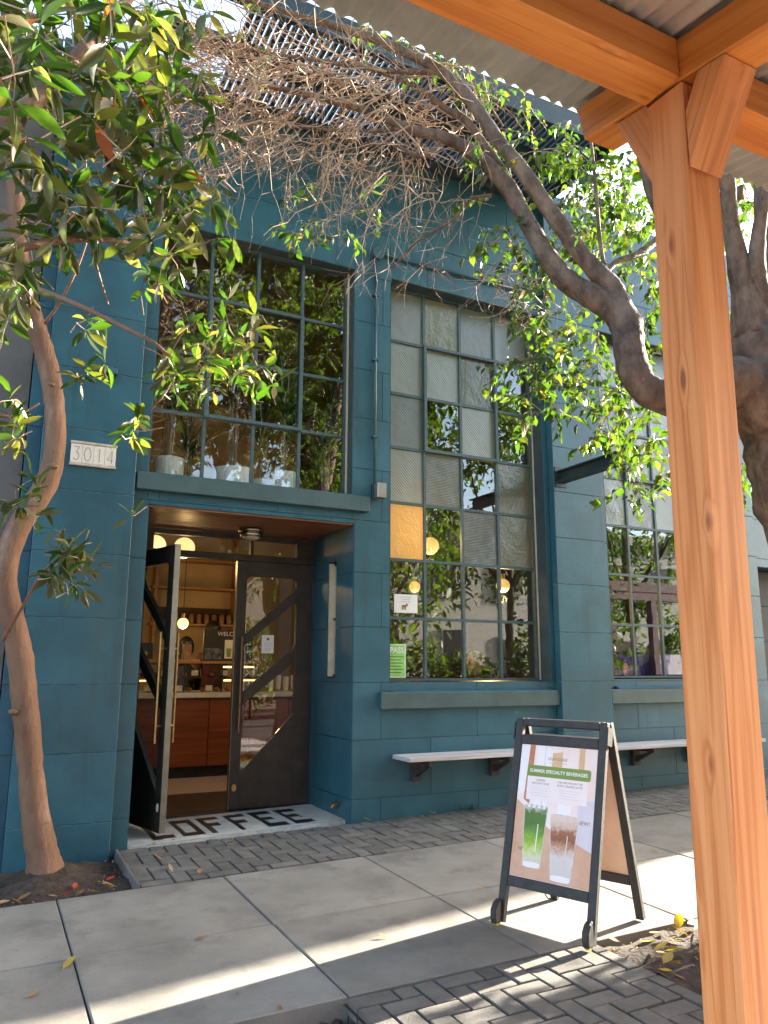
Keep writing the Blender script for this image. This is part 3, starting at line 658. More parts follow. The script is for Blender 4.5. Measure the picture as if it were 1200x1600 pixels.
# bench
be = thing('wall_bench', (5.3, 6.4, .5), 'long weathered plank bench on rusty brackets along the teal wall', 'bench')
for (a, b) in ((3.43, 5.83), (5.835, 8.1)):
    for k in range(2): member('plank', (a, 6.33+k*.168, .585), (b, 6.33+k*.168, .585), .164, .038, M['bench'], be, bevel=.004)
rust = speck(mat('dark_rusty_bracket', (.035,.028,.025), .7, .3, 20), (.1,.045,.02), 14, .6, .6)
for x in (3.62, 4.5, 5.3, 6.35, 7.2):
    br = MB().box(x, x+.09, 6.545, 6.596, .36, .563).box(x+.02, x+.07, 6.27, 6.544, .52, .562)
    br.prism([(6.544,.4),(6.544,.46),(6.36,.519),(6.31,.519)], x+.025, x+.065, 'x'); ob('bracket', br, rust, be)
# neighbouring building
nb = thing('neighbour_building', (-3, 6.7, 0), 'taupe rendered neighbouring building with a dark cornice at the left edge', 'building')
ob('wall', MB().box(-9, .13, 6.66, 16, -.6, 6.35), M['grey'], nb); ob('cornice', MB().box(-9, .13, 6.55, 6.655, 6.35, 6.45).box(-9, .13, 6.6, 7.0, 6.452, 6.5), M['greydk'], nb)
ob('parapet', MB().box(-9, .13, 6.7, 6.95, 6.502, 6.95), M['grey'], nb)
ob('cable', MB().tube([(-.6, 6.69, 6.9), (-.5, 6.62, 6.6), (-.35, 6.62, 6.75), (-.3, 6.69, 6.95)], .012, 6), M['steelbk'], nb)

# ------------------------------------------------------------------ inside the cafe
room = MB()
room.box(.4, 18.6, 13.0, 13.1, 0, 5.9).box(.401, .45, 7.9, 13, 0, 5.9)
ob('interior_wall', room, M['roomwall'], kind='structure')
ob('interior_wall', MB().box(4.9, 18.6, 11.6, 11.7, 0, 5.9).box(4.85, 4.9, 11.0, 13.0, 0, 5.9), M['roomdark'], kind='structure')  # separate wall in a dark colour, added to dim the view through the windows
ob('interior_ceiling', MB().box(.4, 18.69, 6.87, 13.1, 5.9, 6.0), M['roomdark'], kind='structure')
ob('interior_floor', MB().box(.4, 18.69, YD+.121, 13.1, -.1, .03), M['floordk'], kind='structure')
ob('floor_tile_band', MB().box(1.2, 5, 8.86, 10.06, .031, .036), M['floorpk'], kind='structure')
ct = thing('counter', (2.9, 10.3, .03), 'mahogany panelled service counter with a pale marble top inside the doorway', 'counter')
ob('toe_kick', MB().box(1.0, 5.2, 10.08, 10.8, .031, .17), M['steelbk'], ct)
for k in range(8):
    x0 = 1.0+k*.53; ob('panel', MB().box(x0+.004, x0+.526, 9.97, 10.0, .175, 1.0), M['cab'], ct, bevel=.004)
ob('carcass', MB().box(1.0, 5.24, 10.001, 10.85, .171, 1.0), M['cab'], ct); ob('top', MB().box(.98, 5.26, 9.92, 10.9, 1.001, 1.065), M['marble'], ct, bevel=.006)
cs = thing('pastry_case', (2.3, 10.3, 1.066), 'glass pastry case with lit shelves of baked goods standing on the counter', 'display case')
for z in (1.24, 1.41): ob('shelf', MB().box(1.3, 3.25, 10.06, 10.5, z, z+.012), M['steelbk'], cs)
ob('front_pane', MB().box(1.3, 3.25, 10.04, 10.045, 1.07, 1.42), M['cglass'], cs)
for x in (1.3, 2.27, 2.75, 3.23): ob('upright', MB().box(x, x+.018, 10.046, 10.06, 1.07, 1.42), M['steelbk'], cs)
for x, z in ((2.78, 1.37), (2.8, 1.2), (1.5, 1.2)): ob('light_strip', MB().box(x, x+.42, 10.1, 10.12, z, z+.022), M['strip'], cs)
for k in range(10):
    x = 1.42+k*.19; z = (1.066, 1.253)[k % 2]; ob('price_card', MB().box(x, x+.085, 10.075, 10.078, z+.02, z+.085), M['paper'], cs)
food = mat('baked_goods', (.3,.14,.05), .6, .5, 6, rnd=.4)
for k in range(22):
    x = 1.36+k*.085; z = (1.068, 1.254)[k % 2]; ob('pastry', MB().sphere((x, 10.2+R.uniform(-.05,.06), z+.03), .045, 9, 6, (1, 1, .65)), food, cs, smooth=True)
ob('top_board', MB().box(1.28, 2.46, 10.03, 10.5, 1.424, 1.475), M['shelfw'], cs); ob('top_board', MB().box(2.5, 3.3, 10.03, 10.5, 1.424, 1.455), M['shelfw'], cs)
bx = [mat('gift_box_'+n, c, .6) for n, c in (('dark', (.03,.035,.04)), ('tan', (.3,.17,.1)), ('crimson', (.2,.02,.02)))]
for k, (x, wd, h, mi, lab) in enumerate(((1.62,.1,.2,2,'dark red coffee box at the left end of the case top'), (1.8,.17,.2,0,'black coffee box with a gold diamond mark on the case top'), (2.19,.1,.21,0,'narrow black coffee box right of the open door on the case top'), (2.32,.1,.19,1,'tan coffee box beside the black one on the case top'))):
    t = thing('coffee_box', (x, 10.2, 1.476), lab, 'box', 'coffee boxes on the pastry case')
    ob('carton', MB().box(x-wd/2, x+wd/2, 10.12, 10.22, 1.476, 1.476+h), bx[mi], t, bevel=.003)
    ob('emblem', MB().prism([(x, 1.52), (x+.03, 1.55), (x, 1.58), (x-.03, 1.55)], 10.1165, 10.1195), M['brass'], t)
wb = thing('welcome_board', (2.8, 10.15, 1.456), 'black WELCOME menu board with drink pictures standing on the counter case', 'sign')
ob('board', MB().box(2.52, 3.18, 10.13, 10.15, 1.457, 1.86), M['ink'], wb, bevel=.003)
Ry = Matrix.Rotation(math.pi/2, 4, 'X')
ob('lettering', text_mb('WELCOME', .075, .002, Matrix.Translation((2.88, 10.127, 1.805)) @ Ry), M['paper'], wb)
ob('print', MB().box(2.8, 3.0, 10.125, 10.1285, 1.49, 1.73), M['paper'], wb)
ob('drink_picture', MB().prism([(2.83,1.51),(2.88,1.51),(2.89,1.62),(2.82,1.62)], 10.1215, 10.1245), mat('drink_green', (.2,.32,.05), .6), wb)
ob('drink_picture', MB().prism([(2.92,1.51),(2.97,1.51),(2.98,1.62),(2.91,1.62)], 10.1215, 10.1245), mat('drink_red', (.4,.1,.06), .6), wb)
ob('photo_print', MB().box(2.54, 2.77, 10.126, 10.1285, 1.48, 1.62), mat('food_photo', (.1,.11,.12), .5, .9, 20), wb)
for k in range(5):
    x = 3.5+k*.11; t = thing('cup_stack', (x, 10.3, 1.066), ('leftmost','second','middle','fourth','rightmost')[k]+' stack of white paper cups on the counter behind the closed door', 'cups', 'paper cup stacks on the counter')
    for q in range(4): ob('cup', MB().lathe([(.03,0),(.04,.1),(.042,.1),(.042,.104),(.036,.104)], (x, 10.3, 1.066+q*.028+(.02 if k % 2 else 0)), 12), M['paper'], t)
em = thing('coffee_machine', (4.15, 10.4, 1.066), 'dark red and steel espresso machine on the counter behind the closed door glass', 'coffee machine')
ob('body', MB().box(3.95, 4.55, 10.25, 10.7, 1.12, 1.5), M['red'], em, bevel=.02); ob('top_rail', MB().box(3.93, 4.57, 10.23, 10.72, 1.501, 1.53), M['nickel'], em); ob('drip_tray', MB().box(3.95, 4.55, 10.15, 10.7, 1.068, 1.118), M['nickel'], em)
for q in (4.08, 4.28, 4.46): ob('group_head', MB().tube([(q, 10.22, 1.36), (q, 10.22, 1.28)], .03, 10), M['nickel'], em)
us = thing('wall_shelves', (2.9, 12.9, 2.0), 'oak wall shelves behind the counter with a row of small jars', 'shelf')
for z in (2.03, 2.62, 3.08): ob('shelf', MB().box(2.3, 3.75, 12.7, 12.995, z, z+.035), M['shelfw'], us)
for x in (2.34, 3.66): ob('upright', MB().box(x, x+.04, 12.72, 12.995, 1.6, 3.7), M['shelfw'], us)
ob('backing', MB().box(2.38, 3.66, 12.98, 12.995, 2.066, 2.34), M['roomdark'], us)
jm = mat('amber_jar', (.3,.15,.05), .2, .2); jl = None
for k in range(10):
    x = 2.46+k*.125
    j = ob('jar', MB().lathe([(.043,0),(.046,.02),(.046,.13),(.03,.15),(.03,.16)], (0,0,0), 10), jm, None, smooth=True, origin=(0,0,0)) if k == 0 else inst('jar', jar_me, (0,0,0))
    if k == 0: jar_me = j.data
    j.location = (x, 12.78, 2.0655); props(j, ('leftmost','second','third','fourth','fifth','sixth','seventh','eighth','ninth','last')[k]+' small amber jar from the left on the lowest cafe wall shelf', 'jar', 'jars on the cafe shelf')
# pendant globes
def pendant(name, c, r, m, lab, pw=2.):
    t = thing('pendant_lamp', c, lab, 'lamp', 'glowing globe pendants'); ob('globe', MB().sphere(c, r, 20, 14), m, t, smooth=True)
    ob('cord', MB().tube([(c[0],c[1],c[2]+r+.05),(c[0],c[1],5.9)], .006, 5), M['steelbk'], t); ob('cap', MB().tube([(c[0],c[1],c[2]+r-.01),(c[0],c[1],c[2]+r+.06)], .03, 10), M['brass'], t)
    l = bpy.data.lights.new('bulb', 'POINT'); l.energy = pw; l.color = (1, .62, .25); l.shadow_soft_size = .05
    lo = bpy.data.objects.new('bulb', l); C.objects.link(lo); lo.parent = t; lo.location = (0, 0, -r-.08)
for n, (px, py, Y, r, m, lab) in enumerate([(288,856,8.9,.12,'globe','large glowing globe right of the open door edge under the transom'),(243,852,9.2,.12,'globe','glowing globe half hidden left of the open door edge'),(286,974,10.7,.075,'globe','small glowing globe hanging over the counter'),(212,972,11.5,.08,'globe','glowing wall globe seen through the open door glass at far left'),
        (672,853,8.2,.11,'globe2','highest yellow globe in the large window beside the amber pane'),(648,917,10.2,.085,'globe2','small yellow globe above the white notice in the window'),(786,915,8.0,.085,'globe2','yellow globe behind the right column of the large window'),(618,815,7.3,.1,'globe2','yellow globe hidden behind the amber glass pane')]):
    pendant('p', at(px, py, Y), r, M[m], lab, 1.25 if m == 'globe' else (3.8 if px == 618 else 6. if px == 786 else .25))

def person(pts, rad, edges, label, loc, hair, skin, cloth, head, hr, yaw, legcol, hairkind='full'):
    """one continuous clothed body grown from a skeleton, with head, face, ears and hair as its children"""
    me = bpy.data.meshes.new('person'); me.from_pydata([Vector(p) for p in pts], edges, [])
    o = bpy.data.objects.new('person', me); C.objects.link(o)
    o.modifiers.new('s', 'SKIN'); sv = me.skin_vertices[0].data
    for i, r in enumerate(rad): sv[i].radius = (r, r) if not hasattr(r, '__len__') else r
    sv[0].use_root = True
    ss = o.modifiers.new('ss', 'SUBSURF'); ss.levels = 1; ss.render_levels = 1
    dg = bpy.context.evaluated_depsgraph_get(); m2 = bpy.data.meshes.new_from_object(o.evaluated_get(dg)); o.modifiers.clear(); o.data = m2
    m2.materials.clear(); m2.materials.append(cloth); m2.materials.append(skin); m2.materials.append(legcol)
    hipz = pts[0][2]
    for p in m2.polygons:
        p.use_smooth = True; c = p.center
        if c.z < hipz-.02: p.material_index = 2
        if (c-Vector(head)).length < hr*1.55: p.material_index = 1
    WL[o.name] = Vector(loc); o.location = loc; props(o, label, 'person')
    hd = MB().sphere((0,0,0), hr, 20, 16, (.82, 1.0, 1.18))
    for v in hd.v:      # y is the way the face looks
        if v.z < -.2*hr: v.x *= 1-.25*min(1, (-v.z/hr-.2)); v.y = v.y*.92+.02*hr
        if v.y < -.3*hr and v.z < 0: v.y *= .9
    Mz = Matrix.Translation(Vector(head)+Vector(loc)) @ Matrix.Rotation(yaw, 4, 'Z')
    def put(n, mb, m, par): mb.v = [Mz @ Vector(v) for v in mb.v]; return ob(n, mb, m, par, smooth=True)
    h = put('head', hd, skin, o)
    put('nose', MB().sphere((0, 1.0*hr, -.12*hr), .17*hr, 8, 6, (.8, 1.1, 1.5)), skin, h)
    for s in (-1, 1):
        put('ear', MB().sphere((s*.83*hr, -.05*hr, -.1*hr), .26*hr, 10, 8, (.35, .7, 1.1)), skin, h); put('eye', MB().sphere((s*.32*hr, .87*hr, .1*hr), .1*hr, 8, 6), M['ink'], h)
    put('mouth', MB().sphere((0, .88*hr, -.52*hr), .17*hr, 8, 6, (1.3, .4, .3)), M['maroon'], h)
    hm = MB().sphere((0,-.03*hr,.05*hr), hr*(1.03 if hairkind == 'crop' else 1.13), 20, 14, (.83, 1.0, 1.17))
    keep = [f for f in hm.f if sum(hm.v[i].z for i in f)/len(f) > hr*(.1 if hairkind == 'crop' else -.05)-sum(hm.v[i].y for i in f)/len(f)*-.55 or (hairkind == 'bun' and sum(hm.v[i].y for i in f)/len(f) < -.2*hr and sum(hm.v[i].z for i in f)/len(f) > -.8*hr)]
    hm.f = keep
    if hairkind == 'bun': hm.sphere((0, -.95*hr, .5*hr), .42*hr, 10, 8)
    put('hair', hm, hair, o)
    return o
def standing(loc, **k):
    P = [(0,0,.95),(0,.0,1.15),(0,.0,1.35),(0,0,1.46),(0,.01,1.56),(.18,0,1.4),(.24,.05,1.12),(.2,.28,1.05),(.18,.36,1.05),(-.18,0,1.4),(-.24,.05,1.12),(-.2,.28,1.05),(-.18,.36,1.05),(.1,0,.88),(.11,.01,.5),(.11,-.02,.09),(.11,.13,.04),(-.1,0,.88),(-.11,.01,.5),(-.11,-.02,.09),(-.11,.13,.04)]
    r = [(.16,.11),(.14,.1),(.17,.11),(.07,.06),(.055,.055),.065,.05,.04,.035,.065,.05,.04,.035,.09,.06,.045,.04,.09,.06,.045,.04]
    E = [(0,1),(1,2),(2,3),(3,4),(2,5),(5,6),(6,7),(7,8),(2,9),(9,10),(10,11),(11,12),(0,13),(13,14),(14,15),(15,16),(0,17),(17,18),(18,19),(19,20)]
    return rotp(P, k.pop('yaw')), r, E
def rotp(P, a): c, s = math.cos(a), math.sin(a); return [(x*c-y*s, x*s+y*c, z) for x, y, z in P]
def seated(yaw):
    P = [(0,0,.55),(0,.03,.75),(0,.05,.95),(0,.07,1.06),(0,.09,1.14),(.18,.05,1.0),(.24,.1,.76),(.16,.33,.72),(.1,.4,.73),(-.18,.05,1.0),(-.24,.1,.76),(-.16,.33,.72),(-.1,.4,.73),(.1,.06,.54),(.12,.45,.53),(.12,.45,.12),(.12,.58,.05),(-.1,.06,.54),(-.12,.45,.53),(-.12,.45,.12),(-.12,.58,.05)]
    _, r, E = standing((0,0,0), yaw=0); return rotp(P, yaw), r, E
hp = at(312, 990, 10.95); hp = Vector((at(333, 984, 11.2).x, 11.2, .031))
P, r_, E_ = standing(hp, yaw=.25); P = [(x, y, z*1.07) for x, y, z in P]; person(P, r_, E_, 'barista in a dark maroon shirt with black hair bending behind the welcome board', hp, M['hair'], M['skin'], M['maroon'], (0,.02,1.84), .125, .25, M['jean'], 'bun')
hp = Vector((at(291, 1000, 11.4).x, 11.4, .031)); P, r_, E_ = standing(hp, yaw=.2); P = [(x, y, z*.93) for x, y, z in P]
person(P, r_, E_, 'barista with black hair half hidden behind the open door handle', hp, M['hair'], M['skin'], M['darkcl'], (0,0,1.62), .12, .2, M['jean'], 'bun')
c0 = at(756, 1037, 7.5); hp = Vector((c0.x, 7.5, c0.z-1.29)); P, r_, E_ = seated(math.pi*.5)
person(P, r_, E_, 'customer with cropped grey hair and glasses seated inside the large window facing left', hp, M['hairg'], M['skin'], M['darkcl'], (-.12,0,1.29), .115, math.pi*.5, M['jean'], 'crop')
c1 = at(993, 1045, 7.6); hp2 = Vector((c1.x, 7.6, c1.z-1.29)); P, r_, E_ = seated(math.pi*.6)
person(P, r_, E_, 'customer with dark hair seated inside the right window behind the post', hp2, M['hair'], M['skin'], M['maroon'], (-.1,0,1.29), .11, math.pi*.6, M['jean'], 'full')
for q, lab in ((hp, 'wooden stool under the customer with cropped hair'), (hp2, 'wooden stool under the customer in the right window')):
    st = thing('stool', (q.x, q.y, .031), lab, 'stool'); ob('seat', MB().lathe([(.17,0),(.17,.04)], (q.x, q.y, q.z+.40), 16), M['shelfw'], st)
    for a in range(4): ob('leg', MB().tube([(q.x+.1*math.cos(a*1.57+.8), q.y+.1*math.sin(a*1.57+.8), q.z+.4), (q.x+.17*math.cos(a*1.57+.8), q.y+.17*math.sin(a*1.57+.8), .031)], .015, 6), M['shelfw'], st)
tb_ = thing('cafe_table', (hp.x-.55, 7.5, .031), 'small round cafe table inside the large window', 'table'); ob('top', MB().lathe([(.33,0),(.33,.03)], (hp.x-.6, 7.5, .75), 24), M['shelfw'], tb_); ob('leg', MB().tube([(hp.x-.6, 7.5, .031),(hp.x-.6, 7.5, .75)], .03, 8), M['steelbk'], tb_)
# pots and plants on the ledge behind the upper window
def blade(mb, p, d, L, wd, droop, n=5):
    p = Vector(p); d = Vector(d).normalized(); s = d.cross(Vector((0,0,1))); s = s.normalized() if s.length > .05 else Vector((1,0,0)); b = len(mb.v)
    for i in range(n+1):
        f = i/n; ww = wd*(.5+.9*f if f < .35 else max(.02, (1-f)*1.25)); mb.v += [p-s*ww, p+s*ww]; d = (d+Vector((0,0,-droop))).normalized(); p = p+d*L/n
    for i in range(n): mb.f.append([b+2*i, b+2*i+1, b+2*i+3, b+2*i+2])
for n, (px, wpx, h, Y, ph, lab) in enumerate([(262,.135,.25,6.95,1.3,'tall white plant pot at the left end of the upper window ledge'),(298,.085,.11,7.12,.7,'shallow white pot beside the tall left pot on the ledge'),(364,.19,.23,7.0,1.6,'broadest white plant pot in the middle of the upper window ledge'),(410,.12,.24,7.35,1.5,'white pot half behind the muntin on the upper ledge'),(444,.13,.25,6.97,1.5,'round white pot right of centre on the upper ledge'),(508,.1,.12,7.1,1.1,'small white bowl pot at the right end of the upper ledge')]):
    x = at(px, 750, Y).x; t = thing('plant_pot', (x, Y, 2.986), lab, 'plant pot', 'white pots on the upper window ledge')
    ob('pot', MB().lathe([(wpx*.9,0),(wpx,.03),(wpx,h),(wpx-.014,h),(wpx-.014,h-.03),(.01,h-.03)], (x,Y,2.986), 26), M['white'], t, smooth=False)
    pp = thing('house_plant', (x, Y, 2.986+h-.03), 'dark strap leaved house plant growing from the '+lab.split(' on')[0].split(' at')[0].split(' in the')[0].split(' beside')[0].split(' half')[0].split(' right')[0], 'plant', 'house plants in the upper window')
    fl, sm = MB(), MB(); rr = random.Random(n)
    for q in range(5 if ph > 1 else 2):
        sx, sy, sh = rr.uniform(-.06,.06), rr.uniform(-.05,.1), ph*rr.uniform(.3,.95); sm.tube([(x+sx*.4,Y+sy*.4,2.99+h-.03),(x+sx,Y+sy,2.99+h+sh)], .012, 5)
        for k in range(26):
            a = rr.uniform(0,6.28); el = rr.uniform(.2,1.3); z = 2.99+h+sh*(.55+.45*k/26)
            blade(fl, (x+sx,Y+sy,z), (math.cos(a)*math.cos(el), math.sin(a)*math.cos(el)*.8+.1, math.sin(el)), rr.uniform(.25,.6), .016, .12)
    for v in fl.v: v.y = max(v.y, 6.8)
    ob('stem', sm, M['twig'], pp); ob('foliage', fl, M['leafP'], pp, kind='stuff')
# notices in the window and on the door
nt_ = thing('window_notice', at(634, 944, 6.76), 'white notice with a small dog picture taped inside the large window', 'notice')
a = at(615.5, 928, 6.762); b = at(652, 958.5, 6.762)
ob('sheet', MB().box(a.x, b.x, 6.757, 6.759, b.z, a.z), M['paper'], nt_)
dg_ = MB(); cx, cz = (a.x+b.x)/2-.02, (a.z+b.z)/2-.03; dg_.box(cx-.025, cx+.02, 6.754, 6.7565, cz-.008, cz+.016)
for q in (-.022, -.01, .008, .016): dg_.box(cx+q-.003, cx+q+.003, 6.754, 6.7565, cz-.03, cz-.009)
dg_.box(cx+.021, cx+.04, 6.754, 6.7565, cz+.006, cz+.03); ob('dog_picture', dg_, mat('dog_print', (.2,.1,.03), .7), nt_)
for k, wd in enumerate((.13, .09, .11)): ob('text_line', MB().box((a.x+b.x)/2-wd/2, (a.x+b.x)/2+wd/2, 6.755, 6.7565, a.z-.03-k*.022, a.z-.025-k*.022), mat('grey_print', (.45,.44,.4), .7) if k == 0 else bpy.data.materials['grey_print'], nt_)
ps = thing('pass_placard', at(620, 1032, 6.76), 'green health inspection PASS placard in the lower left corner of the large window', 'placard')
a = at(600, 1006, 6.762); b = at(633.5, 1059, 6.762); a.x = b.x-.215
ob('card', MB().box(a.x, b.x, 6.757, 6.759, b.z, a.z), M['green'], ps)
ob('border', MB().box(a.x, b.x, 6.754, 6.7565, a.z-.012, a.z).box(a.x, b.x, 6.754, 6.7565, b.z, b.z+.012).box(b.x-.012, b.x, 6.754, 6.7565, b.z+.012, a.z-.012), mat('placard_pale', (.6,.8,.5), .6), ps)
ob('lettering', text_mb('PASS', .075, .001, Matrix.Translation((b.x-.1, 6.7545, a.z-.06)) @ Ry, bold=.002), M['paper'], ps)
for k in range(6): ob('text_line', MB().box(b.x-.19+.01*(k % 3), b.x-.03-.02*(k % 2), 6.7545, 6.7565, a.z-.125-k*.03, a.z-.117-k*.03), mat('olive_print', (.1,.16,.03), .7) if k == 0 else bpy.data.materials['olive_print'], ps)
dn = thing('door_notice', at(419, 1005, YD), 'cream paper notice with a red seal on the right door glass', 'notice')
a = at(410, 992, YD-.0); b = at(428, 1021, YD)
ob('sheet', MB().box(a.x, b.x, YD+.012, YD+.014, b.z, a.z), M['paper'], dn)
ob('seal', MB().prism([((a.x+b.x)/2+.013*math.cos(q*.5236), a.z-.04+.013*math.sin(q*.5236)) for q in range(12)], YD+.0095, YD+.0115), M['red'], dn)
for k in range(4): ob('text_line', MB().box(a.x+.025, b.x-.025-.01*(k % 2), YD+.0095, YD+.0115, a.z-.09-k*.022, a.z-.086-k*.022), bpy.data.materials['grey_print'], dn)

# ------------------------------------------------------------------ the parklet shelter the photograph is taken from
pk = thing('parklet_shelter', (1.95, 1.65, -.1), 'orange douglas fir parklet shelter with heavy post, knee braces and corrugated metal roof', 'shelter')
PX, PY, BW, ZB = 1.941, 1.60, .158, 3.372
top = Vector((PX, PY, ZB)); mid = at(1125, 1000, 1.66); dv = (mid-top)/(mid.z-top.z); bot = top+dv*(-.1-top.z)
hw = Vector((BW/2, BW/2, 0)); member('post', bot+hw, top+hw+dv*.0, BW, BW, M['fir'], pk, up=(0,1,0), bevel=.006)
sl_ = .18
def rise(y): return ZB+sl_*(y-PY)
YE = 2.13
yb = MB()
# cross beam over the post, its outer end eased
y0, y1 = -1.0, YE
o = MB(); ca = math.cos(math.atan(sl_))
Lb = (y1-y0)/ca
def eased(v, L):
    if v.x > L/2-.02 and v.z < 0: v = v+Vector((-.06, 0, 0))
    return v
member('cross_beam', (PX+BW/2, y0, rise(y0)+BW/2/ca), (PX+BW/2, y1, rise(y1)+BW/2/ca), BW, BW, M['fir2'], pk, bevel=.006, ends=eased)
member('beam', (-1.6, PY+BW/2, ZB+BW/2+.002), (PX-.002, PY+BW/2, ZB+BW/2+.002), BW, BW, M['fir2'], pk, bevel=.006)
member('beam', (PX+BW+.002, PY+BW/2, ZB+BW/2+.002), (4.9, PY+BW/2, ZB+BW/2+.002), BW, BW, M['fir2'], pk, bevel=.006)
def brace(name, ya, za, yb_, zb_, th, wd):
    """knee brace in the plane of the cross beam, cut plumb against the post and along the beam"""
    d = Vector((0, yb_-ya, zb_-za)); n = Vector((0, -d.z, d.y)).normalized()*th
    if n.z < 0: n = -n
    s = 1 if yb_ > ya else -1; top_ = lambda y: rise(y)-.003
    pa = (ya, za); pb = (yb_, top_(yb_))
    u = (d.y/d.length, d.z/d.length)
    k = th/abs(u[0]); pa2 = (ya, za+k)
    t = (top_(ya)-pa2[1])/(u[1]-sl_*u[0]); pb2 = (ya+u[0]*t, top_(ya+u[0]*t))
    c = Vector((PX+BW/2, (ya+yb_)/2, (za+zb_)/2)); x = Vector((0, u[0], u[1])); y = Vector((1,0,0)); z = x.cross(y)
    Mi = Matrix((x, y, z)).transposed().inverted()
    mb = MB()
    for xx in (-wd/2, wd/2):
        for p in (pa, pb, pb2, pa2): mb.v.append(Mi @ Vector((xx, p[0]-c.y, p[1]-c.z)))
    mb.f = [[0,1,2,3],[7,6,5,4],[0,4,5,1],[1,5,6,2],[2,6,7,3],[3,7,4,0]]
    bo = finish(name, mb, M['fir'], None, bevel=.004, origin=(0,0,0)); bo.rotation_euler = Matrix((x, y, z)).transposed().to_euler()
    bo.parent = pk; bo.location = c-WL[pk.name]; WL[bo.name] = c
    bmq = bmesh.new(); bmq.from_mesh(bo.data); bmesh.ops.recalc_face_normals(bmq, faces=bmq.faces); bmq.to_mesh(bo.data); bmq.free()
tA = at(1077, 262, PY); brace('knee_brace', PY-.003, tA.z, 1.425, 3.35, .1, BW-.004)
brace('knee_brace', PY+BW+.003, 3.06, 1.925, 3.42, .13, BW-.03)
rf = MB(); per, am, nxr = .072, .0115, 900
X0, X1 = -1.6, 4.9
for yy in (-1.05, .5, YE+.03):
    for k in range(nxr+1):
        x = X0+(X1-X0)*k/nxr; rf.v.append(Vector((x, yy+(.003*math.sin(k) if yy > 2 else 0), ZB+BW+.026+sl_*(yy-PY)+am*math.sin(2*math.pi*x/per))))
for j in range(2):
    for k in range(nxr): a = j*(nxr+1)+k; rf.f.append([a, a+1, a+nxr+2, a+nxr+1])
n = len(rf.v); rf.v += [v+Vector((0,0,.0015)) for v in rf.v]; rf.f += [[i+n for i in f][::-1] for f in rf.f]
ob('corrugated_roof', rf, M['galv'], pk, smooth=True)
for q in ((-1.6, PY+BW/2), (4.75, PY+BW/2)): member('post', (q[0]+BW/2, q[1], -.12), (q[0]+BW/2, q[1], ZB), BW, BW, M['fir'], pk, up=(0,1,0))
for q in (-1.6, 1.99, 4.75): member('post', (q+BW/2, -1.0, -.15), (q+BW/2, -1.0, rise(-1.0)), BW, BW, M['fir'], pk, up=(0,1,0))
for k in range(17): member('deck_board', (-1.8, -1.05+k*.168, -.115), (5.2, -1.05+k*.168, -.115), .158, .03, M['bench'], pk)
sb = thing('parklet_barrier', (2, -1.2, -.12), 'red and blue painted street side barrier of the parklet behind the camera', 'barrier')
for k, (x0, x1, m) in enumerate(((-1.6,2.3,'blue'),(2.32,3.2,'blue'),(3.22,4.3,'red'),(4.32,5.0,'blue'))): ob('panel', MB().box(x0, x1, -1.24, -1.12, -.1, 1.35 if m == 'red' else 1.75), M[m], sb)
ob('planter', MB().box(3.0, 4.6, -1.1, -.75, -.1, .55), M['shelfw'], sb)

# ------------------------------------------------------------------ trees
def smooth_path(pts, rad, sub=4):
    P = [Vector(p) for p in pts]; out, ro = [], []
    for i in range(len(P)-1):
        p0, p1, p2, p3 = P[max(i-1,0)], P[i], P[i+1], P[min(i+2,len(P)-1)]
        for k in range(sub):
            t = k/sub; out.append(.5*((2*p1)+(p2-p0)*t+(2*p0-5*p1+4*p2-p3)*t*t+(3*p1-p0-3*p2+p3)*t**3)); ro.append(rad[i]*(1-t)+rad[i+1]*t)
    return out+[P[-1]], ro+[rad[-1]]
def limb(name, pts, m, parent, n=12, lump=.06, seed=1, sub=5):
    p, r = smooth_path([a[:3] for a in pts], [a[3] for a in pts], sub); rr = random.Random(seed)
    mb = MB().tube(p, [x*(1+rr.uniform(-lump, lump)) for x in r], n)
    for i, v in enumerate(mb.v):
        c = p[min(i//n, len(p)-1)]; v += (v-c)*rr.uniform(-lump, lump)*.8
    return ob(name, mb, m, parent, smooth=True)
def pix(l): return [tuple(at(x, y, Y))+(r,) for x, y, Y, r in l]
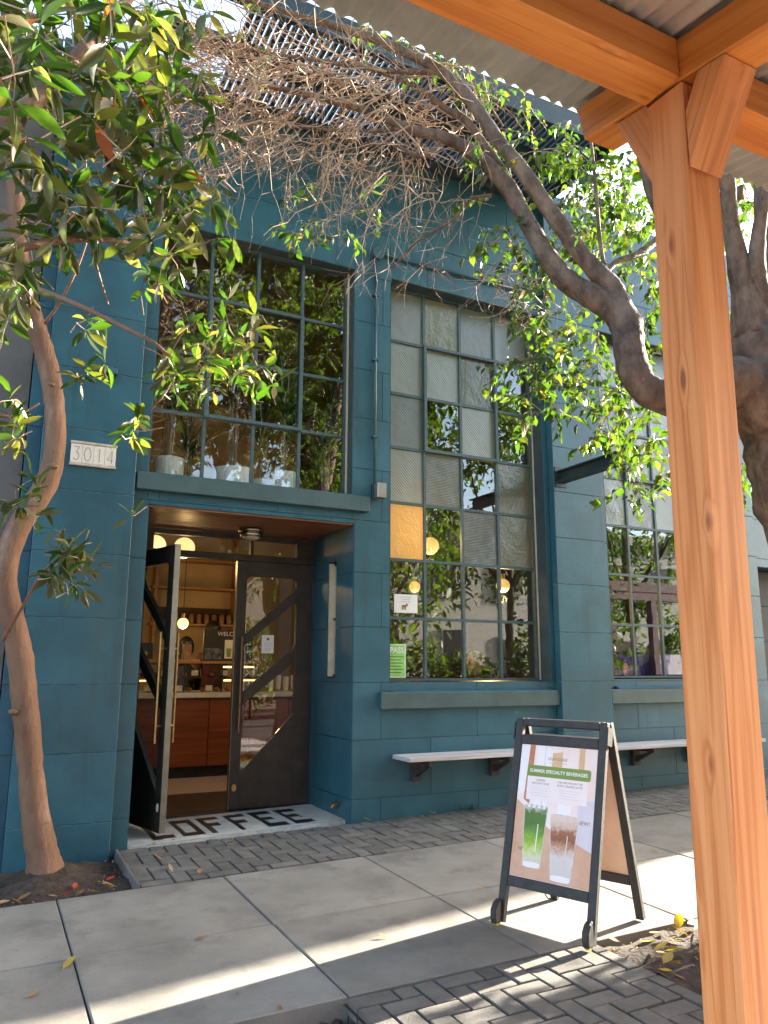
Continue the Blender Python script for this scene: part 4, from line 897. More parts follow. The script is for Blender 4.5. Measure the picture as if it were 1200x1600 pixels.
class Leaves:
    """leaf-sized folded blades; the first ones (largest in view) become parts, the rest one mass"""
    def __init__(s, shape, fold, curl): s.items = []; s.r = random.Random(len(shape)); s.shape = shape; s.fold = fold; s.curl = curl
    def base(s):
        v, f = [], []; n = len(s.shape)
        for t, wv in s.shape:
            z = -s.curl*t*t
            v += [(t, -wv, z+s.fold*wv), (t, 0, z), (t, wv, z+s.fold*wv)]
        for i in range(n-1):
            a = 3*i; f += [(a, a+1, a+4, a+3), (a+1, a+2, a+5, a+4)]
        return v, f
    def put(s, p, d, nrm, L):
        d = Vector(d).normalized(); y = Vector(nrm).cross(d)
        y = y.normalized() if y.length > 1e-3 else d.orthogonal().normalized()
        s.items.append((Vector(p), d, y, d.cross(y), L, s.r.uniform(.72,1.25), s.r.uniform(-.3,2.6)))
    def build(s, root, m, limit, names=('leaf', 'foliage')):
        v, f = s.base(); cam_ = Vector((0, 0, EYE))
        def score(it):
            q = it[0]-cam_; dp = q.dot(FW)
            if dp < .3 or abs(q.dot(RT)/dp*F) > 610 or abs(q.dot(UP)/dp*F) > 810: return 0
            return it[4]/dp
        s.items.sort(key=score, reverse=True)
        me = bpy.data.meshes.new(names[0]); me.from_pydata(v, [], f); me.materials.append(m)
        for p in me.polygons: p.use_smooth = True
        for p, x, y, z, L, kw, kc in s.items[:limit]:
            o = bpy.data.objects.new(names[0], me); C.objects.link(o); o.parent = root
            o.location = p-WL[root.name]; o.rotation_euler = Matrix((x, y, z)).transposed().to_euler(); o.scale = (L, L*kw, L*kc)
        rest = s.items[limit:]
        if rest:
            B = np.array(v); Fb = np.array(f); k = len(rest)
            P = np.array([it[0] for it in rest]); Xs = np.array([it[1]*it[4] for it in rest]); Ys = np.array([it[2]*it[4]*it[5] for it in rest]); Zs = np.array([it[3]*it[4]*it[6] for it in rest])
            V = P[:, None]+B[None, :, 0:1]*Xs[:, None]+B[None, :, 1:2]*Ys[:, None]+B[None, :, 2:3]*Zs[:, None]
            Fa = (Fb[None]+(np.arange(k)*len(B))[:, None, None]).reshape(-1, 4)
            c = np.array(WL[root.name]); V = V.reshape(-1, 3)-c
            m2 = bpy.data.meshes.new(names[1]); m2.vertices.add(len(V)); m2.vertices.foreach_set('co', V.ravel())
            m2.loops.add(Fa.size); m2.loops.foreach_set('vertex_index', Fa.ravel().astype(np.int32))
            m2.polygons.add(len(Fa)); m2.polygons.foreach_set('loop_start', np.arange(0, Fa.size, 4, dtype=np.int32)); m2.polygons.foreach_set('loop_total', np.full(len(Fa), 4, dtype=np.int32))
            m2.polygons.foreach_set('use_smooth', np.ones(len(Fa), dtype=bool)); m2.update(calc_edges=True); m2.materials.append(m)
            o = bpy.data.objects.new(names[1], m2); C.objects.link(o); o.parent = root; o['kind'] = 'stuff'
def rv(r, s=1.): return Vector((r.gauss(0,s), r.gauss(0,s), r.gauss(0,s)))
OBL = [(0,.02),(.12,.03),(.22,.09),(.45,.15),(.7,.13),(.88,.07),(1,.004)]
OVA = [(0,.015),(.08,.02),(.2,.2),(.4,.27),(.62,.2),(.82,.08),(1,.003)]

# left street tree: smooth tan trunk bending across the left edge
tl_ = thing('street_tree', (at(72, 1380, 6.12).x, 6.12, -.03), 'slender tan barked broadleaf tree bending up the left edge from a soil pit', 'tree', 'street trees beside the cafe')
limb('trunk', pix([(76,1408,6.1,0.216),(75,1388,6.1,0.158),(71,1362,6.1,0.122),(65,1330,6.1,0.102),(56,1280,6.1,0.094),(48,1200,6.08,0.081),(42,1130,6.06,0.086),(37,1080,6.05,0.085),(32,1030,6.04,0.086),(22,975,6.02,0.079),(8,915,6.0,0.077),(14,862,5.98,0.076),(38,808,5.97,0.077),(66,768,5.95,0.081),(82,725,5.94,0.076),(87,665,5.92,0.071),(81,600,5.9,0.071),(69,550,5.88,0.073),(55,508,5.86,0.074),(44,470,5.84,0.070),(33,420,5.8,0.063),(28,365,5.75,0.059),(24,290,5.7,0.059),(18,190,5.6,0.063),(22,100,5.5,0.054),(10,0,5.4,0.050),(0,-120,5.2,0.045)]), M['bark'], tl_, 16, .035, 3)
kn = MB()
for x, y, Y, r in ((82,728,5.86,.03),(36,805,5.9,.035),(22,1112,5.99,.03),(80,600,5.82,.02)): kn.sphere(at(x, y, Y), r, 8, 6, (1.3, .7, .8))
ob('knot', kn, M['bark'], tl_, smooth=True)
lims = [[(-60,235,3.5,.05),(0,200,3.55,.045),(40,170,3.6,.042),(75,140,3.63,.038),(105,106,3.68,.035),(150,55,3.75,.032),(195,5,3.85,.03),(240,-70,4.0,.025)],
        [(-40,410,3.6,.024),(0,395,3.65,.022),(60,382,3.7,.02),(110,374,3.78,.018),(180,376,3.85,.013),(235,392,3.95,.008),(262,405,4.0,.004)],
        [(45,448,5.6,.03),(90,464,5.2,.02),(140,485,4.9,.016),(200,515,4.7,.014),(238,534,4.6,.012),(265,556,4.55,.01),(300,575,4.5,.007),(370,560,4.4,.004)],
        [(0,205,3.7,.012),(40,235,3.75,.01),(100,265,3.85,.009),(160,275,3.9,.006),(230,250,4.0,.004)],
        [(70,505,5.7,.012),(95,470,5.5,.01),(120,420,5.3,.008),(135,380,5.1,.005)],
        [(0,650,5.3,.01),(30,648,5.35,.009),(62,630,5.4,.005)], [(140,372,3.85,.008),(155,430,4.2,.006),(170,478,4.4,.004)],
        [(235,640,4.6,.004),(250,625,4.55,.006),(265,600,4.5,.007),(270,570,4.5,.008)], [(5,1000,5.8,.014),(40,940,5.6,.01),(70,890,5.5,.008),(110,870,5.4,.005),(150,875,5.35,.003)],
        [(150,55,3.75,.012),(200,95,3.8,.009),(260,150,3.9,.007),(310,215,4.0,.004)], [(75,140,3.63,.012),(120,180,3.7,.009),(165,220,3.8,.006),(205,290,3.9,.004)]]
for i, l in enumerate(lims): limb('branch', pix(l), M['bark'], tl_, 9 if i < 2 else 6, .04, i)
LA = Leaves(OBL, .35, .12); rA = random.Random(11); tw_ = MB()
def whorl(p, ax, n, L, spread=1.):
    for k in range(n):
        d = (ax*rA.uniform(.1,.9)+rv(rA,.6)*spread+Vector((0,0,-.25))).normalized()
        nr = (Vector((0,0,1))+rv(rA,.55)); LA.put(p+d*.01+rv(rA,.006), d, nr, L*rA.uniform(.55,1.15))
clA = [(30,30,3.3,55,15),(100,20,3.4,60,14),(170,40,3.5,55,13),(240,30,3.6,50,12),(300,20,3.9,40,7),(60,110,3.4,55,14),(150,120,3.5,60,15),(220,120,3.7,55,12),(290,110,3.9,40,7),(20,170,3.5,35,8),(110,210,3.6,60,14),(180,200,3.7,50,11),(240,200,3.8,45,9),(300,230,4.0,35,5),(40,280,3.6,50,12),(110,300,3.7,60,13),(190,290,3.8,55,12),(255,295,3.9,45,10),(310,310,4.0,35,7),(60,360,3.7,50,9),(130,350,3.8,45,8),(210,350,3.9,45,10),(265,365,4.0,40,8),(320,355,4.1,30,5),(250,420,4.2,30,5),(275,450,4.3,22,3),(20,420,3.8,30,4),(40,470,4.2,25,3),(12,510,4.4,22,3),
       (150,505,4.8,20,3),(140,590,5.0,22,3),(25,640,5.0,30,4),(15,690,5.0,18,2),(45,765,5.2,32,5),(20,790,5.2,20,3),(100,850,5.3,35,6),(130,875,5.3,25,5),(95,905,5.4,30,6),(135,910,5.4,16,3),(205,805,5.2,14,1),(230,655,4.6,25,3),(200,660,4.6,14,1),
       (275,530,4.5,26,4),(320,545,4.45,34,7),(370,520,4.4,38,7),(410,545,4.4,28,5),(350,590,4.45,34,6),(300,600,4.5,32,5),(265,590,4.5,20,3),(400,600,4.4,22,4),(350,190,4.2,22,2),(500,350,4.8,20,2),(590,315,5.0,20,2)]
for x, y, Y, sp_, n in clA:
    for k in range(round(n*.68) if y < 400 else n):
        qx, qy = x+rA.gauss(0, sp_*.6), y+rA.gauss(0, sp_*.6); p = at(qx, qy, Y+rA.gauss(0,.25))
        ax = (rv(rA,.7)+Vector((.2,-.2,.05))).normalized()
        tw_.tube([p, p-ax*.06+rv(rA,.01), p-ax*(rA.uniform(.12,.3) if Y < 4.3 else rA.uniform(.07,.11))+rv(rA,.03)], [.0018,.003,.0042], 4, False)
        whorl(p, ax, rA.randint(4,7), .17 if Y < 4.3 else .155)
# crown hanging outside the frame towards the street and above
for k in range(900):
    p = Vector((rA.uniform(-3.4,.4), rA.uniform(3.4,6.4), rA.uniform(5.4,8.8)))
    q = p-Vector((0,0,EYE))
    if q.dot(FW) > 0 and -620 < q.dot(RT)/q.dot(FW)*F and abs(q.dot(UP)/q.dot(FW)*F) < 810: continue
    whorl(p, rv(rA,.7).normalized(), 6, .17)
LA.build(tl_, M['leafA'], 300)
ob('twigs', tw_, M['twig'], tl_, kind='stuff')

# big fig tree behind the post, its limbs reaching left across the facade
tf = thing('street_tree', (4.75, 2.9, 0), 'large grey barked spreading tree behind the timber post with long limbs over the sidewalk', 'tree', 'street trees beside the cafe')
limb('trunk', pix([(1390,1400,2.9,.42),(1370,1250,2.9,.33),(1330,1050,2.9,.29),(1290,880,2.9,.28),(1250,760,2.92,.27),(1226,680,2.95,.25),(1200,600,2.95,.22),(1182,520,2.98,.16),(1186,440,3.0,.11),(1200,350,3.0,.09),(1196,200,3.0,.08),(1200,60,3.0,.07)]), M['barkf'], tf, 18, .05, 5)
bl = [[(1200,640,2.95,.2),(1150,600,2.97,.165),(1095,625,3.03,.12),(1040,622,3.1,.1),(1000,598,3.17,.092),(984,550,3.22,.094),(974,498,3.28,.1),(930,466,3.38,.078),(885,438,3.48,.07),(850,392,3.56,.06),(812,325,3.72,.056),(788,285,3.8,.058),(740,240,3.92,.045),(695,215,4.02,.04),(640,202,4.15,.034),(570,172,4.3,.028),(480,148,4.5,.022),(400,130,4.7,.016)],
      [(976,505,3.27,.085),(958,455,3.33,.072),(915,405,3.4,.058),(860,330,3.5,.054),(815,265,3.6,.05),(775,215,3.7,.047),(738,160,3.8,.043),(690,112,3.95,.038),(620,75,4.1,.032),(540,45,4.3,.028),(450,20,4.5,.02),(360,-10,4.7,.014)],
      [(796,292,3.8,.04),(785,268,3.85,.036),(755,225,3.92,.03),(730,190,4.0,.026),(700,172,4.1,.024),(640,130,4.3,.02),(560,100,4.5,.015)],
      [(946,424,3.34,.014),(938,380,3.34,.013),(932,310,3.34,.012),(925,235,3.34,.01),(915,150,3.34,.008)],
      [(926,450,3.6,.016),(960,412,3.62,.022),(990,400,3.64,.026),(1015,385,3.66,.026),(1045,360,3.68,.03),(1100,320,3.5,.034),(1160,300,3.2,.05)],
      [(1040,345,3.5,.05),(1022,310,3.52,.045),(1008,265,3.55,.04),(1000,225,3.6,.035)],
      [(1178,520,2.96,.14),(1160,440,2.93,.075),(1142,350,2.9,.05),(1136,280,2.85,.045),(1126,200,2.8,.04)], [(1188,500,2.95,.1),(1182,420,2.85,.055),(1186,360,2.8,.042),(1196,300,2.72,.035),(1200,240,2.7,.03)],
      [(768,305,3.85,.014),(735,312,3.9,.013),(712,340,3.95,.012),(680,360,4.05,.01),(650,380,4.15,.008),(612,420,4.3,.006)],
      [(695,215,4.05,.03),(660,245,4.1,.014),(610,225,4.3,.01),(560,230,4.5,.008)], [(640,202,4.15,.02),(570,205,4.3,.014),(480,200,4.5,.01),(390,190,4.6,.008),(300,215,4.7,.006)], [(690,112,3.95,.025),(600,110,4.2,.018),(500,95,4.4,.014),(400,80,4.55,.01),(300,60,4.7,.008),(210,40,4.8,.006)]]
for i, l in enumerate(bl): limb('branch', pix(l), M['barkf'], tf, 12 if i < 2 else 8, .05, 20+i)
# dead twigs: a dense tangle along the limbs, thinning to drooping ends
rT = random.Random(5); tg = MB()
spine = [(880,235,3.9),(800,190,4.0),(720,150,4.1),(640,120,4.2),(560,105,4.3),(480,95,4.4),(400,90,4.5),(320,85,4.6),(250,80,4.7)]
def along(t):
    k = min(int(t*(len(spine)-1)), len(spine)-2); f = t*(len(spine)-1)-k
    return [spine[k][j]*(1-f)+spine[k+1][j]*f for j in range(3)]
def twig(p, d, L, r, depth, droop):
    pts, rad = [p], [r]; n = 5
    for i in range(n):
        d = (d+rv(rT,.3)+Vector((0,0,-droop))).normalized(); p = p+d*L/n*rT.uniform(.6,1.4); pts.append(p); rad.append(r*(1-.75*(i+1)/n))
    tg.tube(pts, rad, 4 if r > .0035 else 3, False)
    if depth:
        for k in range(rT.choice((1,2,2,3))):
            i = rT.randint(1, n-1); twig(pts[i], (d*.6+rv(rT,.5)).normalized(), L*rT.uniform(.3,.65), rad[i]*.75, depth-1, droop*1.1)
for k in range(310):
    t = .14+.86*rT.random()**.8; x, y, Y = along(t)
    p = at(x+rT.gauss(0,26), y+rT.gauss(0,30)+10, Y+rT.gauss(0,.25))
    d = Vector((-1, .12, -.05))+rv(rT,.6); twig(p, d.normalized(), rT.uniform(.35,.9), rT.choice((.003,.0035,.0045,.0055,.0075)), 2, .04)
for k in range(210):
    t = .25+.75*rT.random(); x, y, Y = along(t)
    p = at(x+rT.gauss(0,40), y+85+abs(rT.gauss(0,60)), Y+rT.gauss(0,.25))
    d = Vector((-.45, .1, -.4))+rv(rT,.5); twig(p, d.normalized(), rT.uniform(.3,.75), rT.choice((.0024,.003,.0035,.004,.0055)), 2, .07)
for k in range(16):      # thin whips hanging beside the conduit and over the windows
    p = at(rT.uniform(560,720), rT.uniform(330,440), rT.uniform(4.2,4.8)); twig(p, (Vector((-.5, .2, -.8))+rv(rT,.3)).normalized(), rT.uniform(.3,.7), .0028, 1, .02)
for k in range(40):
    p = at(rT.uniform(780,900), rT.uniform(400,520), rT.uniform(3.6,4.1)); twig(p, (Vector((-.9, .1, -.2))+rv(rT,.5)).normalized(), rT.uniform(.25,.6), .003, 1, .04)
ob('twigs', tg, M['twig'], tf, kind='stuff')
LB = Leaves(OVA, .3, .16); rB = random.Random(23); tb2 = MB()
def spray(p, d, L, n, size):
    pts = [p]
    for i in range(4):
        d = (d+rv(rB,.15)+Vector((0,0,-.12))).normalized(); pts.append(pts[-1]+d*L/4)
    tb2.tube(pts, [.003,.0026,.0022,.0018,.001], 4, False)
    for k in range(n):
        f = (k+1)/n*4; i = min(int(f), 3); q = pts[i].lerp(pts[i+1], f-i); s = 1 if k % 2 else -1
        side = d.cross(Vector((0,0,1))); side = side.normalized() if side.length > .01 else Vector((1,0,0))
        dd = (d*.5+side*s*.8+Vector((0,0,-.55))+rv(rB,.3)); LB.put(q+dd.normalized()*.012, dd, Vector((0,-.2,1))+rv(rB,.4), size*rB.uniform(.65,1.15))
clB = [(860,260,3.9,40,9),(910,300,3.9,40,12),(970,260,3.8,40,9),(1000,310,3.8,38,12),(950,340,3.9,40,11),(900,380,3.9,34,7),(980,430,3.9,40,7),(1020,470,3.9,34,8),(840,420,4.0,40,8),(800,440,4.0,32,8),(790,380,4.0,28,6),(870,480,3.9,40,10),(920,520,3.9,42,13),(860,540,3.9,36,12),(830,590,3.9,26,9),(845,640,3.9,22,6),(900,590,3.8,38,12),(960,600,3.8,38,12),(1000,640,3.7,36,12),(1020,560,3.8,28,9),(950,660,3.8,28,7),(1005,690,3.7,26,9),(1000,750,3.65,24,7),(1030,720,3.6,20,5),(740,120,4.2,34,7),(790,140,4.2,34,5),(680,90,4.3,36,6),(755,220,4.2,28,5),(800,210,4.3,32,4),(770,300,4.2,12,1),(890,210,4.0,26,5),(960,300,4.6,50,12),(1010,360,4.6,36,10),(920,260,4.6,40,8),(1000,420,4.8,40,9),(880,330,4.4,40,9),(1010,250,4.4,30,7),(985,280,4.9,45,12),(940,300,4.9,45,12),(1015,320,4.9,30,9),(960,380,5.0,40,8),(1160,300,4.2,30,7),(1180,400,4.2,24,5),(1150,350,4.4,22,5),(510,345,4.7,18,3),(480,320,4.8,18,2),(590,320,4.8,16,2),(545,365,4.8,16,2),(470,365,4.9,14,2),(1150,260,3.4,30,6),(1165,330,3.4,24,5),(1150,720,4.2,20,5),(1180,730,4.2,24,6),(1192,455,3.4,14,3),(600,45,4.2,34,3),(420,40,4.6,34,3)]
for x, y, Y, sp_, n in clB:
    for k in range(n):
        p = at(x+rB.gauss(0,sp_*.6), y+rB.gauss(0,sp_*.6), Y+rB.gauss(0,.22)); spray(p, (rv(rB,.7)+Vector((-.3,0,-.2))).normalized(), rB.uniform(.16,.34), rB.randint(8,12), .082)
for k in range(420):     # the crown above and beyond the frame
    p = Vector((rB.uniform(2.4,8.5), rB.uniform(1.2,5.2), rB.uniform(4.4,8.2)))
    q = p-Vector((0,0,EYE)); 
    if q.dot(FW) > 0 and -610 < q.dot(RT)/q.dot(FW)*F < 500 and abs(q.dot(UP)/q.dot(FW)*F) < 800: continue
    spray(p, rv(rB,.7).normalized(), .35, 9, .1)
LB.build(tf, M['leafB'], 300); ob('leafy_twigs', tb2, M['twig'], tf, kind='stuff')

yt = thing('added_shade_tree', (8.6, 3.62, 0), 'unseen leafy tree added up the sidewalk to shade the near pavers', 'tree')  # unseen tree added to throw dappled shade on the near pavers
limb('trunk', [(8.6,3.62,-.1,.06),(8.62,3.6,1.2,.05),(8.6,3.64,3.2,.02)], M['barkf'], yt, 8); LY = Leaves(OVA, .3, .16); rY = random.Random(77)
for k in range(2600): LY.put((8.6+rY.gauss(0,.4), 3.5+rY.uniform(-.5,.5), rY.uniform(.95,3.4)), rv(rY,1)+Vector((0,0,-.5)), Vector((0,0,1))+rv(rY,.6), rY.uniform(.09,.16))
LY.build(yt, M['leafB'], 0)
# ------------------------------------------------------------------ sandwich board
og = Vector((3.095, 3.745, 0)); og.z = gz(og.x, og.y); uu = Vector((.351, -.936, 0)); nn = Vector((-.936, -.351, 0))
sb_ = thing('sandwich_board', og, 'black wheeled sandwich board with a summer drinks poster standing on the sidewalk', 'sign board')
HB, HT = .295, 1.09; LS = math.hypot(HB-.02, HT); zs = .012
def face(side):
    s = 1 if side > 0 else -1
    o = og+nn*(HB*s)+Vector((0,0,zs)); v = (nn*(.02*s)+Vector((0,0,HT))-nn*(HB*s)).normalized(); w_ = uu.cross(v)*1.0
    if w_.dot(nn)*s < 0: w_ = -w_
    m = Matrix((uu, v, w_)).transposed().to_4x4(); m.translation = o; return m
def panel(side):
    m = face(side); bars = [(-.3,-.252,0,LS),(.252,.3,0,LS)]; f = lambda n, a, **k: ob(n, MB().box(a[0], a[1], a[2], a[3], -.017, .017, m), M['signbk'], sb_, bevel=.003)
    for b in bars: f('stile', b)
    f('rail', (-.251,.251,1.083,LS)); f('rail', (-.251,.251,.975,1.03)); f('rail', (-.251,.251,.19,.245))
    return m
mf_ = panel(1); mr_ = panel(-1)
pst = ob('poster', MB().box(-.251,.251,.246,.974,-.004,.004,mf_), mat('poster_blush', (.82,.64,.57), .5, .1, 3, col2=(.88,.78,.75)), sb_)
ob('poster', MB().box(-.251,.251,.246,.974,-.004,.004,mr_), mat('poster_back', (.74,.55,.42), .6, .06), sb_)
def pr_(name, pts, z, m): return ob(name, MB().prism(pts, z, z+.0004, 'z', mf_), m, pst)
def R_(a, b, c, d): return [(a,c),(b,c),(b,d),(a,d)]
Pm = {k: mat('print_'+k, c, .55, v, s, col2=c2) for k, c, v, s, c2 in (('brown',(.45,.16,.07),.1,4,(.6,.27,.14)),('wood',(.6,.33,.2),.1,4,(.7,.45,.31)),('pale',(.86,.8,.8),.03,4,None),('lilac',(.62,.55,.62),.08,6,(.72,.66,.7)),('green',(.19,.27,.045),.05,4,None),('card',(.86,.75,.73),.02,4,None),('matcha',(.08,.17,.01),.2,14,(.2,.34,.02)),('lime',(.3,.48,.03),.2,26,(.55,.68,.2)),('milk',(.72,.66,.62),.05,9,None),('latte',(.3,.1,.04),.2,16,(.55,.27,.15)),('foam',(.72,.55,.46),.06,16,None),('glassy',(.5,.42,.4),.3,30,(.8,.74,.72)),('gold',(.68,.45,.25),.1,5,None),('line',(.25,.16,.13),.1,5,None))}
pr_('print_wood', [(-.25,.248),(.25,.248),(.25,.44),(-.02,.52),(-.25,.66)], .0041, Pm['wood'])
pr_('print_window', [(-.25,.68),(-.205,.7),(-.19,.972),(-.25,.972)], .0041, Pm['pale']); pr_('print_post', [(-.205,.665),(-.165,.64),(-.155,.972),(-.19,.972)], .0043, Pm['brown'])
pr_('print_window', R_(-.14,-.05,.62,.972), .0043, Pm['pale']); pr_('print_line', R_(-.087,-.081,.6,.972), .0046, Pm['lilac']); pr_('print_post', R_(.135,.17,.8,.972), .0043, Pm['gold'])
pr_('print_jug', [(.03,.5),(.1,.5),(.11,.66),(.02,.66)], .0044, Pm['pale']); pr_('print_plaster', [(.14,.47),(.25,.43),(.25,.7),(.15,.68)], .0043, Pm['lilac'])
pr_('text_card', R_(-.19,.2,.665,.8), .0047, Pm['card']); pr_('logo_block', [(-.035,.855),(.03,.86),(.03,.945),(-.035,.935)], .0047, Pm['gold'])
pr_('banner', [(-.195,.796)]+[(.203+.012*math.cos(a), .808+.012*math.sin(a)) for a in (-1.57,-.8,0)]+[(.203+.012*math.cos(a), .846+.012*math.sin(a)) for a in (0,.8,1.57)]+[(-.195,.858)], .0051, Pm['green'])
def tx(s, size, x, y, m, bold=0, z=.0057, al='CENTER'): ob('lettering', text_mb(s, size, .0004, mf_ @ Matrix.Translation((x, y, z)), al, bold), m, pst)
tx('SUMMER SPECIALTY BEVERAGES', .0262, .008, .827, M['paper'], .0007)
tx('SIGHTGLASS', .0225, -.002, .9, Pm['line']); pr_('print_rule', R_(-.06,.06,.878,.8805), .0055, Pm['gold'])
tx('SUMMER', .0155, -.1, .776, Pm['line']); tx('MATCHA TONIC', .0155, -.1, .758, Pm['line']); tx('ICED BROWN BUTTER', .0155, .09, .776, Pm['line']); tx('ROSE CARAMEL LATTE', .0155, .09, .758, Pm['line'])
for k in range(4):
    pr_('text_line', R_(-.165+.008*(k % 2), -.035-.012*(k % 3), .733-k*.0145, .7355-k*.0145), .0055, Pm['lilac']); pr_('text_line', R_(.025+.01*(k % 2), .155-.014*(k % 3), .733-k*.0145, .7355-k*.0145), .0055, Pm['lilac'])
tx('NEW!', .03, .19, .575, Pm['line']); tx('NEW', .022, -.185, .395, Pm['line'])
def print_grad(name, stops, nsc, amp):
    """printed picture of a drink: colour bands down the glass with swirled edges"""
    m = bpy.data.materials.new(name); m.use_nodes = True; t = m.node_tree; N = t.nodes; L = t.links; b = N['Principled BSDF']; b.inputs['Roughness'].default_value = .5
    tc = N.new('ShaderNodeTexCoord'); sp = N.new('ShaderNodeSeparateXYZ'); L.new(tc.outputs['Generated'], sp.inputs[0])
    nz = N.new('ShaderNodeTexNoise'); nz.inputs['Scale'].default_value = nsc; nz.inputs['Detail'].default_value = 5; nz.inputs['Distortion'].default_value = 1.5; L.new(tc.outputs['Object'], nz.inputs['Vector'])
    ma = N.new('ShaderNodeMath'); ma.operation = 'MULTIPLY_ADD'; L.new(nz.outputs['Fac'], ma.inputs[0]); ma.inputs[1].default_value = amp; L.new(sp.outputs[2], ma.inputs[2])
    sb2 = N.new('ShaderNodeMath'); sb2.operation = 'SUBTRACT'; L.new(ma.outputs[0], sb2.inputs[0]); sb2.inputs[1].default_value = amp*.5
    cr = N.new('ShaderNodeValToRGB'); L.new(sb2.outputs[0], cr.inputs[0])
    while len(cr.color_ramp.elements) < len(stops): cr.color_ramp.elements.new(.5)
    for e, (p, c) in zip(cr.color_ramp.elements, stops): e.position = p; e.color = (*c, 1)
    L.new(cr.outputs[0], b.inputs['Base Color']); return m
def tumbler(cx, y0, y1, w0, w1, m, tint):
    def cup(a, b, ins, z, mm, name, e=.006):
        wa, wb_ = (w0+(w1-w0)*q-ins for q in (a, b)); ya, yb_ = y0+(y1-y0)*a, y0+(y1-y0)*b
        arc = lambda w_, y, sg: [(cx+w_*math.cos(q*math.pi/10), y+sg*e*math.sin(q*math.pi/10)) for q in range(11)]
        pr_(name, arc(wb_, yb_, 1)+[(2*cx-x, 2*ya-y) for x, y in arc(wa, ya, 1)], z, mm)
    cup(0, 1, 0, .0058, Pm['glassy'], 'print_glass'); cup(.07, .985, .004, .0064, m, 'print_drink'); cup(.0, .06, .006, .0066, Pm['pale'], 'print_base')
    for q in range(4): a = cx-w1*.7+q*w1*.42; pr_('print_ice', [(a,y1-.012),(a+.016,y1-.015),(a+.02,y1+.001),(a+.006,y1+.004)], .0072, tint)
    pr_('print_shine', [(cx+w0*.25,y0+(y1-y0)*.25),(cx+w0*.36,y0+(y1-y0)*.25),(cx+w1*.34,y0+(y1-y0)*.7),(cx+w1*.27,y0+(y1-y0)*.7)], .0072, tint)
mg = print_grad('print_matcha', [(0,(.6,.56,.48)),(.12,(.66,.66,.42)),(.24,(.5,.6,.14)),(.42,(.24,.42,.02)),(.56,(.12,.26,.012)),(.66,(.07,.16,.012)),(.88,(.09,.17,.02)),(.97,(.5,.5,.42))], 22, .34)
ml = print_grad('print_latte', [(0,(.62,.57,.54)),(.34,(.68,.6,.56)),(.5,(.5,.25,.14)),(.6,(.26,.08,.03)),(.72,(.34,.12,.05)),(.8,(.62,.42,.32)),(.97,(.74,.58,.5))], 24, .3)
tumbler(-.115, .31, .635, .058, .078, mg, Pm['pale']); tumbler(.072, .265, .6, .064, .09, ml, Pm['foam'])
for s in (-1, 1):
    c = og+nn*(HB+.01)+uu*(.276*s)
    wb2 = MB(); q = face(1)
    prof = [(-.005,.0),(.055,.0),(.062,.03),(.058,.075),(.03,.11),(-.005,.125)]
    xo = .302*s; wb2.prism([(b, a) for a, b in prof], *( (min(xo, xo+.0)-.04 if s > 0 else xo), (xo if s > 0 else xo+.04) ), 'x', Matrix((uu, Vector((0,0,1)), nn)).transposed().to_4x4())
    wb2.v = [v+og+nn*(HB+.012)+Vector((0,0,.012)) for v in wb2.v]
    wh = ob('wheel_housing', wb2, M['signbk'], sb_, bevel=.008)
    cc = og+nn*(HB+.035)+uu*(.282*s)+Vector((0,0,.026)); ob('wheel', MB().tube([cc-uu*.012, cc+uu*.012], .027, 16), M['yellowp'], wh)
ob('hinge', MB().box(-.31,-.302,1.0,1.1,-.035,.02, mf_).box(.302,.31,1.0,1.1,-.035,.02, mf_), M['steelbk'], sb_)
cp = [og+nn*(HB-.06+.008*math.cos(a*.5))+uu*(-.0+.022*math.cos(a))+Vector((0,0,.2+.03*math.sin(a))) for a in [math.pi+math.pi*k/8 for k in range(9)]]
ob('cord_loop', MB().tube(cp, .0035, 5), M['steelbk'], sb_, smooth=True)

# ------------------------------------------------------------------ leaves on the ground
rF = random.Random(9)
LF = Leaves(OBL, .5, -.25); v_, f_ = LF.base(); fm = {}
for k in ('litY','litB','litR'):
    me = bpy.data.meshes.new('fallen_leaf'); me.from_pydata(v_, [], f_); me.materials.append(M[k]); fm[k] = me
def fallen(px, py, k, L, lab, grp='fallen leaves', dz=.004):
    d = FW+RT*((px-600)/F)+UP*((800-py)/F); t = (-.151-EYE)/(d.z-.02*d.x-.02*d.y); p = d*t
    o = inst('fallen_leaf', fm[k], (p.x, p.y, gz(p.x, p.y)+dz), rot=(rF.uniform(-.3,.3), rF.uniform(-.2,.2), rF.uniform(0,6.3)), scale=(L,L*rF.uniform(.9,1.5),L)); return props(o, lab, 'leaf', grp)
sw_, bs_, st_ = 'small dry leaf lying on the grey sidewalk slabs', 'small dry leaf lying on the brick strip by the wall', 'dry leaf on the white mosaic doorstep'
